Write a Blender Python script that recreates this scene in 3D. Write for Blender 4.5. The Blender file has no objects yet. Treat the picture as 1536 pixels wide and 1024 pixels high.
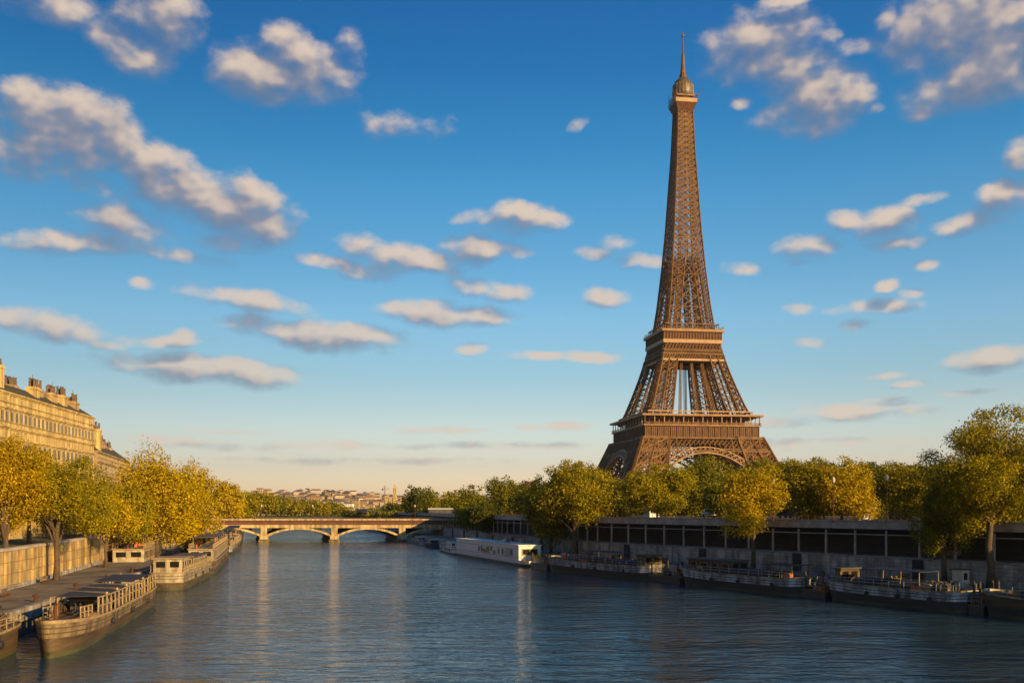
import bpy, math, random
import numpy as np
from math import radians as R, sin, cos, pi, atan, sqrt, hypot
from mathutils import Vector, Matrix

S = bpy.context.scene
COL = S.collection
F = 1493.33          # focal length in photo pixels (36 mm sensor, 35 mm lens)
EYE = 13.0
HAZE = 3e-5
HOR = 762.0

# ------------------------------------------------------------------ camera
cam_d = bpy.data.cameras.new('camera')
cam_d.sensor_width = 36.0
cam_d.lens = 35.0
cam_d.shift_y = (HOR - 512.0) / 1536.0
cam_d.clip_start = 0.5
cam_d.clip_end = 30000
cam = bpy.data.objects.new('camera', cam_d)
COL.objects.link(cam)
cam.location = (0, 0, EYE)
cam.rotation_euler = (R(90), 0, 0)
S.camera = cam

# ------------------------------------------------------------------ light
SUN_EL = 15.0
SX, SY = 0.71, -0.704
sun_d = bpy.data.lights.new('sun', 'SUN')
sun_d.energy = 5.0
sun_d.angle = R(0.5)
sun_d.color = (1.0, 0.66, 0.27)
sun = bpy.data.objects.new('sun', sun_d)
COL.objects.link(sun)
sv = Vector((SX * cos(R(SUN_EL)), SY * cos(R(SUN_EL)), sin(R(SUN_EL))))
sun.rotation_euler = sv.to_track_quat('Z', 'Y').to_euler()

S.view_settings.view_transform = 'Standard'
S.view_settings.look = 'None'
S.view_settings.exposure = 0.66
S.view_settings.gamma = 1.0

# ------------------------------------------------------------------ world: sky and clouds
W_ = bpy.data.worlds.new('World')
S.world = W_
W_.use_nodes = True
nt = W_.node_tree
nt.nodes.clear()
N = nt.nodes
def wn(t, **k):
    n = N.new(t)
    for a, b in k.items(): setattr(n, a, b)
    return n
def L(a, b): nt.links.new(a, b)
def wmath(op, a, b=None, c=None, clamp=False):
    n = wn('ShaderNodeMath', operation=op); n.use_clamp = clamp
    for i, v in enumerate((a, b, c)):
        if v is None: continue
        if isinstance(v, (int, float)): n.inputs[i].default_value = v
        else: L(v, n.inputs[i])
    return n.outputs[0]
def ramp(n, pts):
    e = n.color_ramp.elements
    while len(e) > 1: e.remove(e[-1])
    e[0].position = pts[0][0]; e[0].color = (*pts[0][1], 1)
    for p, c in pts[1:]:
        q = e.new(p); q.color = (*c, 1)
sky = wn('ShaderNodeTexSky')
sky.sky_type = 'NISHITA'
sky.sun_disc = False
sky.sun_elevation = R(SUN_EL)
sky.sun_rotation = math.atan2(0.8, -0.6)
sky.air_density = 1.0
sky.dust_density = 1.0
sky.ozone_density = 1.5
geo = wn('ShaderNodeTexCoord')
sep = wn('ShaderNodeSeparateXYZ'); L(geo.outputs['Generated'], sep.inputs[0])
az = wmath('ARCTAN2', sep.outputs[0], sep.outputs[1])
el = wmath('ARCSINE', sep.outputs[2])
# grade of the sky by elevation (multiplies the sky texture)
GRADE = [(0.0, (1, 1, 1)), (1.0, (1, 1, 1))]
GRADE = [(0.0, (2.55, 1.83, 1.50)), (0.0246, (1.84, 1.46, 1.38)), (0.0692, (1.36, 1.15, 1.25)), (0.1359, (1.219, 1.189, 1.268)), (0.1801, (1.027, 1.123, 1.2)), (0.2241, (0.866, 1.099, 1.195)), (0.3111, (0.742, 1.15, 1.325)), (0.3858, (0.529, 1.055, 1.286)), (0.5001, (0.308, 0.985, 1.301)), (0.5704, (0.172, 0.869, 1.232)), (0.6955, (0.063, 0.665, 1.126)), (0.7819, (0.048, 0.596, 1.088)), (1.0, (0.03, 0.42, 0.95))]
elr = wmath('DIVIDE', el, 0.6, clamp=True)
gr = wn('ShaderNodeValToRGB'); L(elr, gr.inputs[0])
ramp(gr, GRADE)
skm = wn('ShaderNodeMix', data_type='RGBA', blend_type='MULTIPLY'); skm.inputs[0].default_value = 1
L(sky.outputs[0], skm.inputs[6]); L(gr.outputs[0], skm.inputs[7])
skyc = wn('ShaderNodeVectorMath', operation='SCALE'); L(skm.outputs[2], skyc.inputs[0])
SKY_GAIN = 1.0
azf = wn('ShaderNodeMapRange', interpolation_type='SMOOTHSTEP'); L(az, azf.inputs[0]); azf.inputs[1].default_value = -0.6; azf.inputs[2].default_value = 0.25; azf.inputs[3].default_value = 0.72; azf.inputs[4].default_value = 1.16
L(azf.outputs[0], skyc.inputs[3])

CLOUDS = [  # photo x, y, half width, half height, tilt, strength
(38,148,36,26,0,1.1),(105,188,92,44,10,1.3),(165,205,60,40,15,1.2),(50,228,80,28,5,1),(20,258,62,13,0,.7),(172,180,24,18,0,.9),
(243,262,60,38,12,1.25),(300,290,52,30,12,1.2),(365,318,66,42,12,1.3),(268,232,20,12,20,.7),(150,278,42,16,0,.55),
(185,332,62,24,8,1),(120,362,85,17,-5,.9),(255,378,80,10,6,.7),(342,358,34,17,5,.95),
(195,74,56,24,14,1),(238,18,56,38,20,1),(80,6,62,24,0,.8),
(432,72,34,28,20,1.1),(378,108,54,34,0,1.2),(425,118,60,26,0,1),(475,115,54,30,5,1.1),(410,145,38,16,0,.8),(528,78,16,26,20,.4),
(610,190,48,14,0,.45),(868,188,14,6,-20,.5),
(478,391,44,9,0,.9),(580,376,68,17,8,1.1),(640,390,46,17,6,1.1),(570,402,55,13,0,.7),(712,376,46,18,0,1.1),(775,380,22,8,0,.5),
(792,326,50,17,8,1.1),(745,328,46,10,0,.8),(765,345,40,10,0,.6),(735,432,50,13,8,.9),(668,470,84,17,3,1.15),(498,505,90,20,2,1.2),(370,450,82,13,6,.85),(385,488,48,15,6,.9),
(310,553,128,20,3,1.25),(55,484,80,19,4,1.1),(95,504,50,12,0,.9),(240,510,62,9,-3,.8),(155,517,30,8,0,.7),(212,423,18,8,0,.7),(282,503,20,9,0,.7),
(893,378,27,9,6,.85),(922,360,24,9,0,.45),(965,393,32,10,4,.9),(905,443,34,12,0,1),(707,525,20,8,0,.8),(805,533,55,6,0,.8),(885,534,48,8,2,.9),
(830,640,58,6,0,.75),(655,646,62,5,0,.75),(480,667,75,6,0,.7),(760,670,130,5,0,.6),(280,662,130,7,4,.55),(340,646,62,4,0,.5),(560,690,150,4,0,.4),
(1145,68,75,40,0,1.1),(1190,105,56,26,-8,1.1),(1238,145,62,42,-8,1.25),(1180,168,46,15,-10,.8),(1085,68,14,10,0,.5),(1180,2,48,7,-5,.9),
(1330,30,16,9,-45,.8),(1440,38,98,48,0,1.25),(1490,85,70,60,-20,1.25),(1430,130,64,30,-12,1.2),(1400,165,30,11,-15,.9),(1530,40,60,60,0,1.2),
(1240,58,18,8,0,.5),(1300,72,38,10,0,.5),(1308,165,14,6,0,.6),(1108,157,12,6,0,.5),
(1270,330,28,13,5,1),(1330,336,38,20,-5,1.1),(1345,366,36,9,0,.7),(1380,303,32,8,-8,.75),(1450,335,48,14,-5,.85),(1505,300,38,20,-10,1.1),(1532,235,28,20,-20,1),
(1215,373,40,15,0,.9),(1200,392,20,5,-5,.6),(1385,400,18,8,0,.85),(1333,430,15,8,-15,.75),(1365,440,12,7,0,.6),(1115,402,28,9,6,.6),(1310,461,58,9,0,.95),(1280,485,27,8,-3,.9),(1190,463,22,6,0,.5),(1207,513,26,7,0,.6),
(1495,535,66,17,-3,1.15),(1330,562,36,5,0,.8),(1370,575,32,5,-3,.7),(1440,588,38,4,0,.5),(1270,618,100,12,0,.75),(1170,632,60,8,0,.6),(1300,662,130,5,0,.5),(1140,672,100,4,0,.45),(1320,600,35,4,0,.4)]
# the rest of the sky, outside the picture
rnd = random.Random(5)
for _k in range(6):
    CLOUDS.append((rnd.choice([-700, -400, 1900, 2200, 2500]), rnd.uniform(0, 600), rnd.uniform(80, 160), rnd.uniform(20, 40), 0, 1))

def field(vec, blobs, detail):
    """cloud thickness over (azimuth, elevation): union of soft ellipses, broken up by fractal noise"""
    wv = wn('ShaderNodeTexNoise', noise_dimensions='3D'); wv.inputs['Scale'].default_value = 14; wv.inputs['Detail'].default_value = 3
    L(vec, wv.inputs['Vector'])
    w2 = wn('ShaderNodeVectorMath', operation='MULTIPLY_ADD'); L(wv.outputs['Color'], w2.inputs[0])
    w2.inputs[1].default_value = (0.030, 0.013, 0); w2.inputs[2].default_value = (-0.015, -0.0065, 0)
    w3 = wn('ShaderNodeVectorMath', operation='ADD'); L(vec, w3.inputs[0]); L(w2.outputs[0], w3.inputs[1])
    acc = None
    cur = w3.outputs[0]
    for i, (x, y, a, b, t, s) in enumerate(blobs):
        if i % 6 == 5:      # keeps the shader's evaluation order sequential
            q = wn('ShaderNodeVectorMath', operation='MULTIPLY_ADD'); L(acc, q.inputs[0])
            q.inputs[1].default_value = (1e-7, 1e-7, 0); L(cur, q.inputs[2]); cur = q.outputs[0]
        A = atan((x - 768) / F); E = atan((HOR - y) / F * cos(A))
        sa = cos(A) ** 2; 
        k = 1.36 / sqrt(s)
        m = wn('ShaderNodeMapping', vector_type='TEXTURE'); L(cur, m.inputs[0])
        m.inputs[1].default_value = (A, E, 0)
        m.inputs[2].default_value = (0, 0, -R(t))
        m.inputs[3].default_value = (a / F * sa * k, b / F * cos(A) * k, 1)
        d = wn('ShaderNodeVectorMath', operation='DOT_PRODUCT'); L(m.outputs[0], d.inputs[0]); L(m.outputs[0], d.inputs[1])
        v = wmath('SUBTRACT', s, d.outputs['Value'])
        acc = v if acc is None else wmath('SMOOTH_MAX', acc, v, 0.35)
    n1 = wn('ShaderNodeTexNoise', noise_dimensions='3D'); n1.inputs['Detail'].default_value = detail
    n1.inputs['Scale'].default_value = 26; n1.inputs['Roughness'].default_value = 0.6
    ms = wn('ShaderNodeVectorMath', operation='MULTIPLY'); L(vec, ms.inputs[0]); ms.inputs[1].default_value = (1, 1.4, 1)
    L(ms.outputs[0], n1.inputs['Vector'])
    nn = wmath('MULTIPLY_ADD', n1.outputs[0], 2.7, -1.42)
    body = wmath('MAXIMUM', acc, -1.0)
    full = wmath('ADD', body, nn)
    if detail < 4: return full, full
    n2 = wn('ShaderNodeTexNoise', noise_dimensions='3D'); n2.inputs['Detail'].default_value = 2
    n2.inputs['Scale'].default_value = 26; n2.inputs['Roughness'].default_value = 0.6; L(ms.outputs[0], n2.inputs['Vector'])
    soft = wmath('ADD', body, wmath('MULTIPLY_ADD', n2.outputs[0], 2.7, -1.42))
    return full, wmath('ADD', wmath('MULTIPLY', soft, .72), wmath('MULTIPLY', full, .28))
comb = wn('ShaderNodeCombineXYZ'); L(az, comb.inputs[0]); L(el, comb.inputs[1])
fade = wn('ShaderNodeMapRange'); L(el, fade.inputs[0]); fade.inputs[1].default_value = 0.02; fade.inputs[2].default_value = 0.30; fade.inputs[3].default_value = 0.72; fade.inputs[4].default_value = 0.95
SKY_STR = 0.077
def background(col):
    bg = wn('ShaderNodeBackground'); L(col, bg.inputs[0]); bg.inputs[1].default_value = SKY_STR
    return bg.outputs[0]
def cloudy(blobs):
    f0, s0 = field(comb.outputs[0], blobs, 9)
    o_ = wn('ShaderNodeVectorMath', operation='MULTIPLY_ADD'); L(f0, o_.inputs[0]); o_.inputs[1].default_value = (1e-7, 1e-7, 0); L(comb.outputs[0], o_.inputs[2])
    off = wn('ShaderNodeVectorMath', operation='ADD'); L(o_.outputs[0], off.inputs[0]); off.inputs[1].default_value = (0.006, 0.015, 0)
    f1, _s = field(off.outputs[0], blobs, 2)
    lit = wn('ShaderNodeMapRange', interpolation_type='SMOOTHSTEP'); L(wmath('SUBTRACT', wmath('MULTIPLY', s0, 0.94), f1), lit.inputs[0])
    lit.inputs[1].default_value = -0.80; lit.inputs[2].default_value = 1.35
    # crisp towards the light, ragged and thin on the shaded underside
    dens = wn('ShaderNodeMapRange', interpolation_type='SMOOTHSTEP'); L(wmath('MULTIPLY', f0, wmath('MULTIPLY_ADD', lit.outputs[0], 0.55, 0.95)), dens.inputs[0])
    dens.inputs[1].default_value = -0.32; dens.inputs[2].default_value = 1.45
    densf = wmath('MULTIPLY', dens.outputs[0], fade.outputs[0])
    cr = wn('ShaderNodeValToRGB'); L(lit.outputs[0], cr.inputs[0])
    ramp(cr, [(0.0, (0.15, 0.20, 0.30)), (0.38, (0.27, 0.28, 0.35)), (0.66, (0.52, 0.44, 0.41)), (1.0, (0.74, 0.60, 0.49))])
    cg = wn('ShaderNodeVectorMath', operation='SCALE'); L(cr.outputs[0], cg.inputs[0]); cg.inputs[3].default_value = 0.63 / SKY_STR
    cm = wn('ShaderNodeMix', data_type='RGBA'); L(densf, cm.inputs[0]); L(skyc.outputs[0], cm.inputs[6]); L(cg.outputs[0], cm.inputs[7])
    return background(cm.outputs[2])
# the sky is cut in sectors of azimuth so that only one sector's clouds are evaluated for a ray
out = background(skyc.outputs[0])
edges = [-1200, 0, 330, 655, 1040, 1300, 1560, 3000]
for lo, hi in zip(edges, edges[1:]):
    bl = [c for c in CLOUDS if c[0] + 1.5 * c[2] + 12 > lo and c[0] - 1.5 * c[2] - 12 < hi]
    if not bl: continue
    al, ah = atan((lo - 768) / F), atan((hi - 768) / F)
    inz = wmath('MULTIPLY', wmath('MULTIPLY', wmath('GREATER_THAN', az, al), wmath('LESS_THAN', az, ah)), wmath('GREATER_THAN', el, 0.0))
    z = cloudy(bl)
    mx = wn('ShaderNodeMixShader'); L(inz, mx.inputs[0]); L(out, mx.inputs[1]); L(z, mx.inputs[2]); out = mx.outputs[0]
wo = wn('ShaderNodeOutputWorld'); L(out, wo.inputs[0])
W_.cycles.sampling_method = 'MANUAL'
W_.cycles.sample_map_resolution = 256

# ------------------------------------------------------------------ materials
def mat(name, base, rough=0.8, var=0.25, scale=1.0, metal=0.0, bump=0.0, kind='noise', dark=None, spec=None, trans=0.0, alt=None, stretch=None, coord='Object'):
    """procedural material: base colour broken up by two octaves of noise, streaks or courses of stone"""
    m = bpy.data.materials.new(name); m.use_nodes = True
    t = m.node_tree; n = t.nodes; p = n['Principled BSDF']
    p.inputs['Roughness'].default_value = rough
    p.inputs['Metallic'].default_value = metal
    if spec is not None: p.inputs['Specular IOR Level'].default_value = spec
    tc = n.new('ShaderNodeTexCoord'); src = tc.outputs[coord]
    if stretch:
        mp = n.new('ShaderNodeMapping'); mp.inputs['Scale'].default_value = stretch; t.links.new(src, mp.inputs[0]); src = mp.outputs[0]
    no = n.new('ShaderNodeTexNoise'); no.inputs['Scale'].default_value = scale; no.inputs['Detail'].default_value = 6; no.inputs['Roughness'].default_value = .65
    t.links.new(src, no.inputs['Vector'])
    cr = n.new('ShaderNodeValToRGB'); t.links.new(no.outputs[0], cr.inputs[0])
    lo = dark if dark else tuple(c * (1 - var) for c in base)
    hi = alt if alt else tuple(min(1, c * (1 + var)) for c in base)
    e = cr.color_ramp.elements; e[0].position = .32; e[0].color = (*lo, 1); e[1].position = .68; e[1].color = (*hi, 1)
    mid = e.new(.5); mid.color = (*base, 1)
    col = cr.outputs[0]; h = no.outputs[0]
    if trans:      # every leaf a little different
        ge = n.new('ShaderNodeNewGeometry'); mr = n.new('ShaderNodeMapRange'); t.links.new(ge.outputs['Random Per Island'], mr.inputs[0]); mr.inputs[3].default_value = .6; mr.inputs[4].default_value = 1.3
        vs = n.new('ShaderNodeVectorMath'); vs.operation = 'SCALE'; t.links.new(col, vs.inputs[0]); t.links.new(mr.outputs[0], vs.inputs[3]); col = vs.outputs[0]
    if kind in ('stone', 'block'):
        br = n.new('ShaderNodeTexBrick'); t.links.new(tc.outputs['UV'], br.inputs['Vector'])
        br.inputs['Scale'].default_value = 1.0
        br.inputs['Brick Width'].default_value = 1.6 if kind == 'stone' else 4.4
        br.inputs['Row Height'].default_value = 0.55 if kind == 'stone' else 1.5
        br.inputs['Mortar Size'].default_value = 0.03 if kind == 'stone' else .06
        br.inputs['Color1'].default_value = (1, 1, 1, 1); br.inputs['Color2'].default_value = (.78, .78, .78, 1); br.inputs['Mortar'].default_value = (.38, .36, .34, 1)
        mx = n.new('ShaderNodeMix'); mx.data_type = 'RGBA'; mx.blend_type = 'MULTIPLY'; mx.inputs[0].default_value = .8
        t.links.new(col, mx.inputs[6]); t.links.new(br.outputs[0], mx.inputs[7]); col = mx.outputs[2]
    if kind in ('stone', 'block', 'streak'):
        # rain streaks and damp patches
        mp = n.new('ShaderNodeMapping'); mp.inputs['Scale'].default_value = (.9, .9, .10); t.links.new(tc.outputs['Object'], mp.inputs[0])
        n2 = n.new('ShaderNodeTexNoise'); n2.inputs['Scale'].default_value = 1.1; n2.inputs['Detail'].default_value = 5; t.links.new(mp.outputs[0], n2.inputs['Vector'])
        c2 = n.new('ShaderNodeValToRGB'); c2.color_ramp.elements[0].position = .38; c2.color_ramp.elements[0].color = (.38, .35, .31, 1); c2.color_ramp.elements[1].position = .58; c2.color_ramp.elements[1].color = (1, 1, 1, 1)
        t.links.new(n2.outputs[0], c2.inputs[0])
        mx = n.new('ShaderNodeMix'); mx.data_type = 'RGBA'; mx.blend_type = 'MULTIPLY'; mx.inputs[0].default_value = .75
        t.links.new(col, mx.inputs[6]); t.links.new(c2.outputs[0], mx.inputs[7]); col = mx.outputs[2]
    t.links.new(col, p.inputs['Base Color'])
    if bump:
        b = n.new('ShaderNodeBump'); b.inputs['Strength'].default_value = bump; b.inputs['Distance'].default_value = .1
        t.links.new(h, b.inputs['Height']); t.links.new(b.outputs[0], p.inputs['Normal'])
    if trans:
        tr = n.new('ShaderNodeBsdfTranslucent'); t.links.new(col, tr.inputs[0])
        ms = n.new('ShaderNodeMixShader'); ms.inputs[0].default_value = trans
        o = n['Material Output']; t.links.new(p.outputs[0], ms.inputs[1]); t.links.new(tr.outputs[0], ms.inputs[2]); t.links.new(ms.outputs[0], o.inputs[0])
    return m

M = dict(
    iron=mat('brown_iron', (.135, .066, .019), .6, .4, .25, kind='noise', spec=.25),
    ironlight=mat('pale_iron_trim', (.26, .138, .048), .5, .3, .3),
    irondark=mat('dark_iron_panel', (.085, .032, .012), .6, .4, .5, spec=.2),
    bronze=mat('bronze_cupola', (.085, .06, .025), .45, .4, .4),
    facade=mat('cream_limestone', (.54, .385, .14), .85, .3, .35, kind='streak'),
    facade2=mat('ochre_limestone', (.42, .29, .13), .85, .3, .5, kind='streak'),
    quaystone=mat('grey_quay_stone', (.42, .36, .30), .9, .4, .5, kind='stone', bump=.3),
    wallstone=mat('warm_retaining_wall_stone', (.46, .31, .12), .9, .3, .5, kind='block', bump=.4),
    coping=mat('pale_coping', (.40, .32, .26), .85, .3, .6),
    concrete=mat('grey_concrete', (.24, .215, .19), .9, .35, .6),
    pave=mat('worn_quay_paving', (.15, .115, .075), .9, .5, .22, dark=(.03, .024, .018), bump=.4),
    soil=mat('dark_earth', (.035, .032, .022), .95, .4, .3),
    grass=mat('dry_grass', (.05, .05, .018), .95, .4, .2),
    shadeblack=mat('shade_black', (.025, .022, .02), .9, .4, .7),  # near-black colour carries the shade of the gallery recess and under the arches
    bridge=mat('cream_bridge_paint', (.58, .41, .19), .65, .2, .4, kind='streak'),
    bridgeshade=mat('cornice_shadow_red_brown', (.14, .055, .028), .7, .3, .5),  # dark red-brown paints in the shadow under the bridge cornice
    pier=mat('damp_pier_stone', (.30, .23, .13), .9, .4, .8, kind='stone'),
    zinc=mat('aged_zinc', (.075, .065, .05), .6, .4, .6),
    mossroof=mat('mossy_roof', (.05, .042, .016), .9, .4, .5),
    pot=mat('clay_pot', (.11, .068, .036), .8, .4, .8),
    glass=mat('dark_window_glass', (.014, .011, .009), .2, .4, .8, spec=.22),
    frame=mat('pale_window_frame', (.50, .40, .24), .7, .15, .8),
    bark=mat('bark', (.085, .055, .03), .9, .45, 1.5, bump=.4),
    hullgrey=mat('grey_blue_hull', (.44, .44, .45), .6, .5, .6, kind='streak', dark=(.10, .10, .10)),
    hulldark=mat('black_hull', (.022, .022, .024), .5, .4, .6, stretch=(.15, 1, 1.6)),
    hullcream=mat('weathered_cream_hull', (.21, .145, .07), .7, .4, .8, dark=(.045, .03, .015), kind='streak'),
    hullwood=mat('weathered_wood_hull', (.075, .046, .021), .75, .5, .8, stretch=(.12, 1, 2.2)),
    hullgreen=mat('algae_stained_hull', (.070, .064, .022), .6, .5, .7, stretch=(.2, 1, 1)),
    white=mat('white_boat_paint', (.74, .71, .64), .45, .1, .7, stretch=(.2, 1, 1)),
    offwhite=mat('chalky_boat_paint', (.36, .29, .18), .65, .35, .9, kind='streak', dark=(.2, .16, .11)),
    wood=mat('brown_deck_wood', (.15, .085, .04), .75, .45, 1.2, stretch=(.2, 1, 1)),
    rail=mat('pale_rail_wood', (.30, .21, .10), .7, .3, 1.2),
    canvas=mat('black_canvas', (.018, .018, .022), .7, .3, 1),
    bluecanvas=mat('navy_canvas', (.012, .022, .055), .6, .3, .7),
    orange=mat('orange_paint', (.45, .12, .03), .6, .3, 1.5),
    yellow=mat('yellow_paint', (.55, .33, .03), .5, .15, 1),
    steel=mat('galvanised_steel', (.32, .33, .34), .45, .2, 1),
    redbrick=mat('red_brick_wall', (.30, .10, .08), .85, .3, .4, kind='stone'),
    redroof=mat('terracotta_roof', (.24, .125, .075), .85, .35, .3),
    slate=mat('slate_roof', (.10, .09, .085), .8, .35, .3),
    plaster1=mat('pale_plaster', (.55, .45, .33), .85, .15, .2),
    plaster2=mat('tan_plaster', (.38, .27, .17), .85, .2, .2),
    plaster3=mat('white_plaster', (.70, .64, .55), .85, .12, .2),
)
def leafmat(name, base, alt, dark, trans=.35):
    return mat(name, base, .55, .3, .45, trans=trans, alt=alt, dark=dark, spec=.04)
LM = dict(
    gold=leafmat('golden_foliage', (.46, .320, .006), (.59, .40, .007), (.26, .195, .006)),
    amber=leafmat('amber_foliage', (.44, .285, .006), (.57, .37, .007), (.26, .18, .006)),
    olive=leafmat('olive_foliage', (.29, .230, .007), (.44, .33, .008), (.13, .125, .007)),
    green=leafmat('green_foliage', (.19, .175, .008), (.31, .26, .009), (.08, .085, .008)),
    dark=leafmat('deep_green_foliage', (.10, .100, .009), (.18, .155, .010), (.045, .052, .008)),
)

# water
def water_mat():
    m = bpy.data.materials.new('river_water'); m.use_nodes = True
    t = m.node_tree; n = t.nodes; p = n['Principled BSDF']
    p.inputs['Base Color'].default_value = (.018, .048, .072, 1)
    p.inputs['Roughness'].default_value = .06
    p.inputs['IOR'].default_value = 1.33
    tc = n.new('ShaderNodeTexCoord')
    def wave(sx, sy, rot, scale, det, dist=0):
        mp = n.new('ShaderNodeMapping'); mp.inputs['Scale'].default_value = (sx, sy, 1); mp.inputs['Rotation'].default_value = (0, 0, rot)
        t.links.new(tc.outputs['Object'], mp.inputs[0])
        q = n.new('ShaderNodeTexNoise'); q.inputs['Scale'].default_value = scale; q.inputs['Detail'].default_value = det; q.inputs['Roughness'].default_value = .55
        q.inputs['Distortion'].default_value = dist
        t.links.new(mp.outputs[0], q.inputs['Vector']); return q.outputs[0]
    def mth(op, a, b, c=None):
        q = n.new('ShaderNodeMath'); q.operation = op
        for i, v in enumerate((a, b, c)):
            if v is None: continue
            if isinstance(v, (int, float)): q.inputs[i].default_value = v
            else: t.links.new(v, q.inputs[i])
        return q.outputs[0]
    big = wave(.55, 1.0, .25, .11, 2, .4)
    mid = wave(.46, 1.0, -.12, .55, 3, .8)
    fin = wave(.5, 1.0, .1, 1.9, 4, .5)
    gust = wave(.5, 1.0, .4, .022, 3)          # calmer and rougher patches
    g = n.new('ShaderNodeMapRange'); t.links.new(gust, g.inputs[0]); g.inputs[1].default_value = .35; g.inputs[2].default_value = .65; g.inputs[3].default_value = .5; g.inputs[4].default_value = 1.35
    h = mth('MULTIPLY_ADD', mid, 1.0, mth('MULTIPLY', big, 1.2))
    h = mth('MULTIPLY_ADD', fin, .20, h)
    h = mth('MULTIPLY', h, g.outputs[0])
    b = n.new('ShaderNodeBump'); b.inputs['Strength'].default_value = 1.0; b.inputs['Distance'].default_value = WAVE
    t.links.new(h, b.inputs['Height']); t.links.new(b.outputs[0], p.inputs['Normal'])
    return m
WAVE = .40
M['water'] = water_mat()

# ------------------------------------------------------------------ geometry helpers
class MB:
    def __init__(s): s.v = []; s.f = []
    def quad(s, a, b, c, d):
        i = len(s.v); s.v += [tuple(a), tuple(b), tuple(c), tuple(d)]; s.f.append((i, i + 1, i + 2, i + 3))
    def poly(s, pts):
        i = len(s.v); s.v += [tuple(p) for p in pts]; s.f.append(tuple(range(i, i + len(pts))))
    def hexa(s, p):     # 8 points: bottom 4 ccw, top 4 ccw
        i = len(s.v); s.v += [tuple(q) for q in p]
        for f in ((3, 2, 1, 0), (4, 5, 6, 7), (0, 1, 5, 4), (1, 2, 6, 5), (2, 3, 7, 6), (3, 0, 4, 7)):
            s.f.append(tuple(i + k for k in f))
    def box(s, x0, x1, y0, y1, z0, z1):
        s.hexa([(x0, y0, z0), (x1, y0, z0), (x1, y1, z0), (x0, y1, z0), (x0, y0, z1), (x1, y0, z1), (x1, y1, z1), (x0, y1, z1)])
    def cbox(s, cx, cy, cz, sx, sy, sz):
        s.box(cx - sx / 2, cx + sx / 2, cy - sy / 2, cy + sy / 2, cz - sz / 2, cz + sz / 2)
    def beam(s, a, b, w, h=None):
        a = Vector(a); b = Vector(b); d = b - a
        if d.length < 1e-6: return
        d.normalize(); h = h or w
        u = d.cross(Vector((0, 0, 1)))
        if u.length < .05: u = d.cross(Vector((1, 0, 0)))
        u.normalize(); v = u.cross(d); u *= w / 2; v *= h / 2
        s.hexa([a - u - v, a + u - v, a + u + v, a - u + v, b - u - v, b + u - v, b + u + v, b - u + v])
    def tube(s, pts, rad, k=8, cap=True):
        rings = []
        n = len(pts); pts = [Vector(p) for p in pts]
        for i, p in enumerate(pts):
            d = (pts[min(i + 1, n - 1)] - pts[max(i - 1, 0)])
            if d.length < 1e-6: d = Vector((0, 0, 1))
            d.normalize(); u = d.cross(Vector((.3, .9, .1))); u.normalize(); v = d.cross(u)
            st = len(s.v)
            for j in range(k):
                a = 2 * pi * j / k
                s.v.append(tuple(p + (u * cos(a) + v * sin(a)) * rad[i]))
            rings.append(st)
        for i in range(n - 1):
            for j in range(k):
                s.f.append((rings[i] + j, rings[i] + (j + 1) % k, rings[i + 1] + (j + 1) % k, rings[i + 1] + j))
        if cap:
            s.f.append(tuple(rings[0] + j for j in range(k))[::-1]); s.f.append(tuple(rings[-1] + j for j in range(k)))
    def lathe(s, cx, cy, prof, k=16):     # prof: (r, z)
        s.tube([(cx, cy, z) for r, z in prof], [r for r, z in prof], k)
    def build(s, name, material, parent=None, smooth=False):
        me = bpy.data.meshes.new(name)
        me.from_pydata(s.v, [], s.f)
        me.materials.append(material)
        uv = me.uv_layers.new(name='UVMap')
        nl = len(me.loops); vi = np.empty(nl, np.int32); me.loops.foreach_get('vertex_index', vi)
        co = np.array(s.v, np.float64).reshape(-1, 3)[vi]
        npoly = len(me.polygons); nr = np.empty(npoly * 3, np.float32); me.polygons.foreach_get('normal', nr); nr = nr.reshape(-1, 3)
        lt = np.empty(npoly, np.int32); me.polygons.foreach_get('loop_total', lt)
        ln = np.repeat(nr, lt, axis=0)
        hz = np.hypot(ln[:, 0], ln[:, 1]); hz[hz == 0] = 1
        tx, ty = -ln[:, 1] / hz, ln[:, 0] / hz
        flat = np.abs(ln[:, 2]) > .7
        u = np.where(flat, co[:, 0], co[:, 0] * tx + co[:, 1] * ty); v = np.where(flat, co[:, 1], co[:, 2])
        uv.data.foreach_set('uv', np.stack([u, v], 1).astype(np.float32).ravel())
        if smooth: me.polygons.foreach_set('use_smooth', [True] * npoly)
        o = bpy.data.objects.new(name, me); COL.objects.link(o)
        if parent is not None: o.parent = parent
        return o

def npmesh(name, v, f, material, parent=None):
    me = bpy.data.meshes.new(name)
    nv, nf = len(v), len(f)
    me.vertices.add(nv); me.vertices.foreach_set('co', v.astype(np.float32).ravel())
    me.loops.add(nf * 4); me.loops.foreach_set('vertex_index', f.astype(np.int32).ravel())
    me.polygons.add(nf); me.polygons.foreach_set('loop_start', np.arange(0, nf * 4, 4, dtype=np.int32))
    me.polygons.foreach_set('loop_total', np.full(nf, 4, dtype=np.int32))
    me.update(calc_edges=True)
    me.materials.append(material)
    o = bpy.data.objects.new(name, me); COL.objects.link(o)
    if parent is not None: o.parent = parent
    return o

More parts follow.
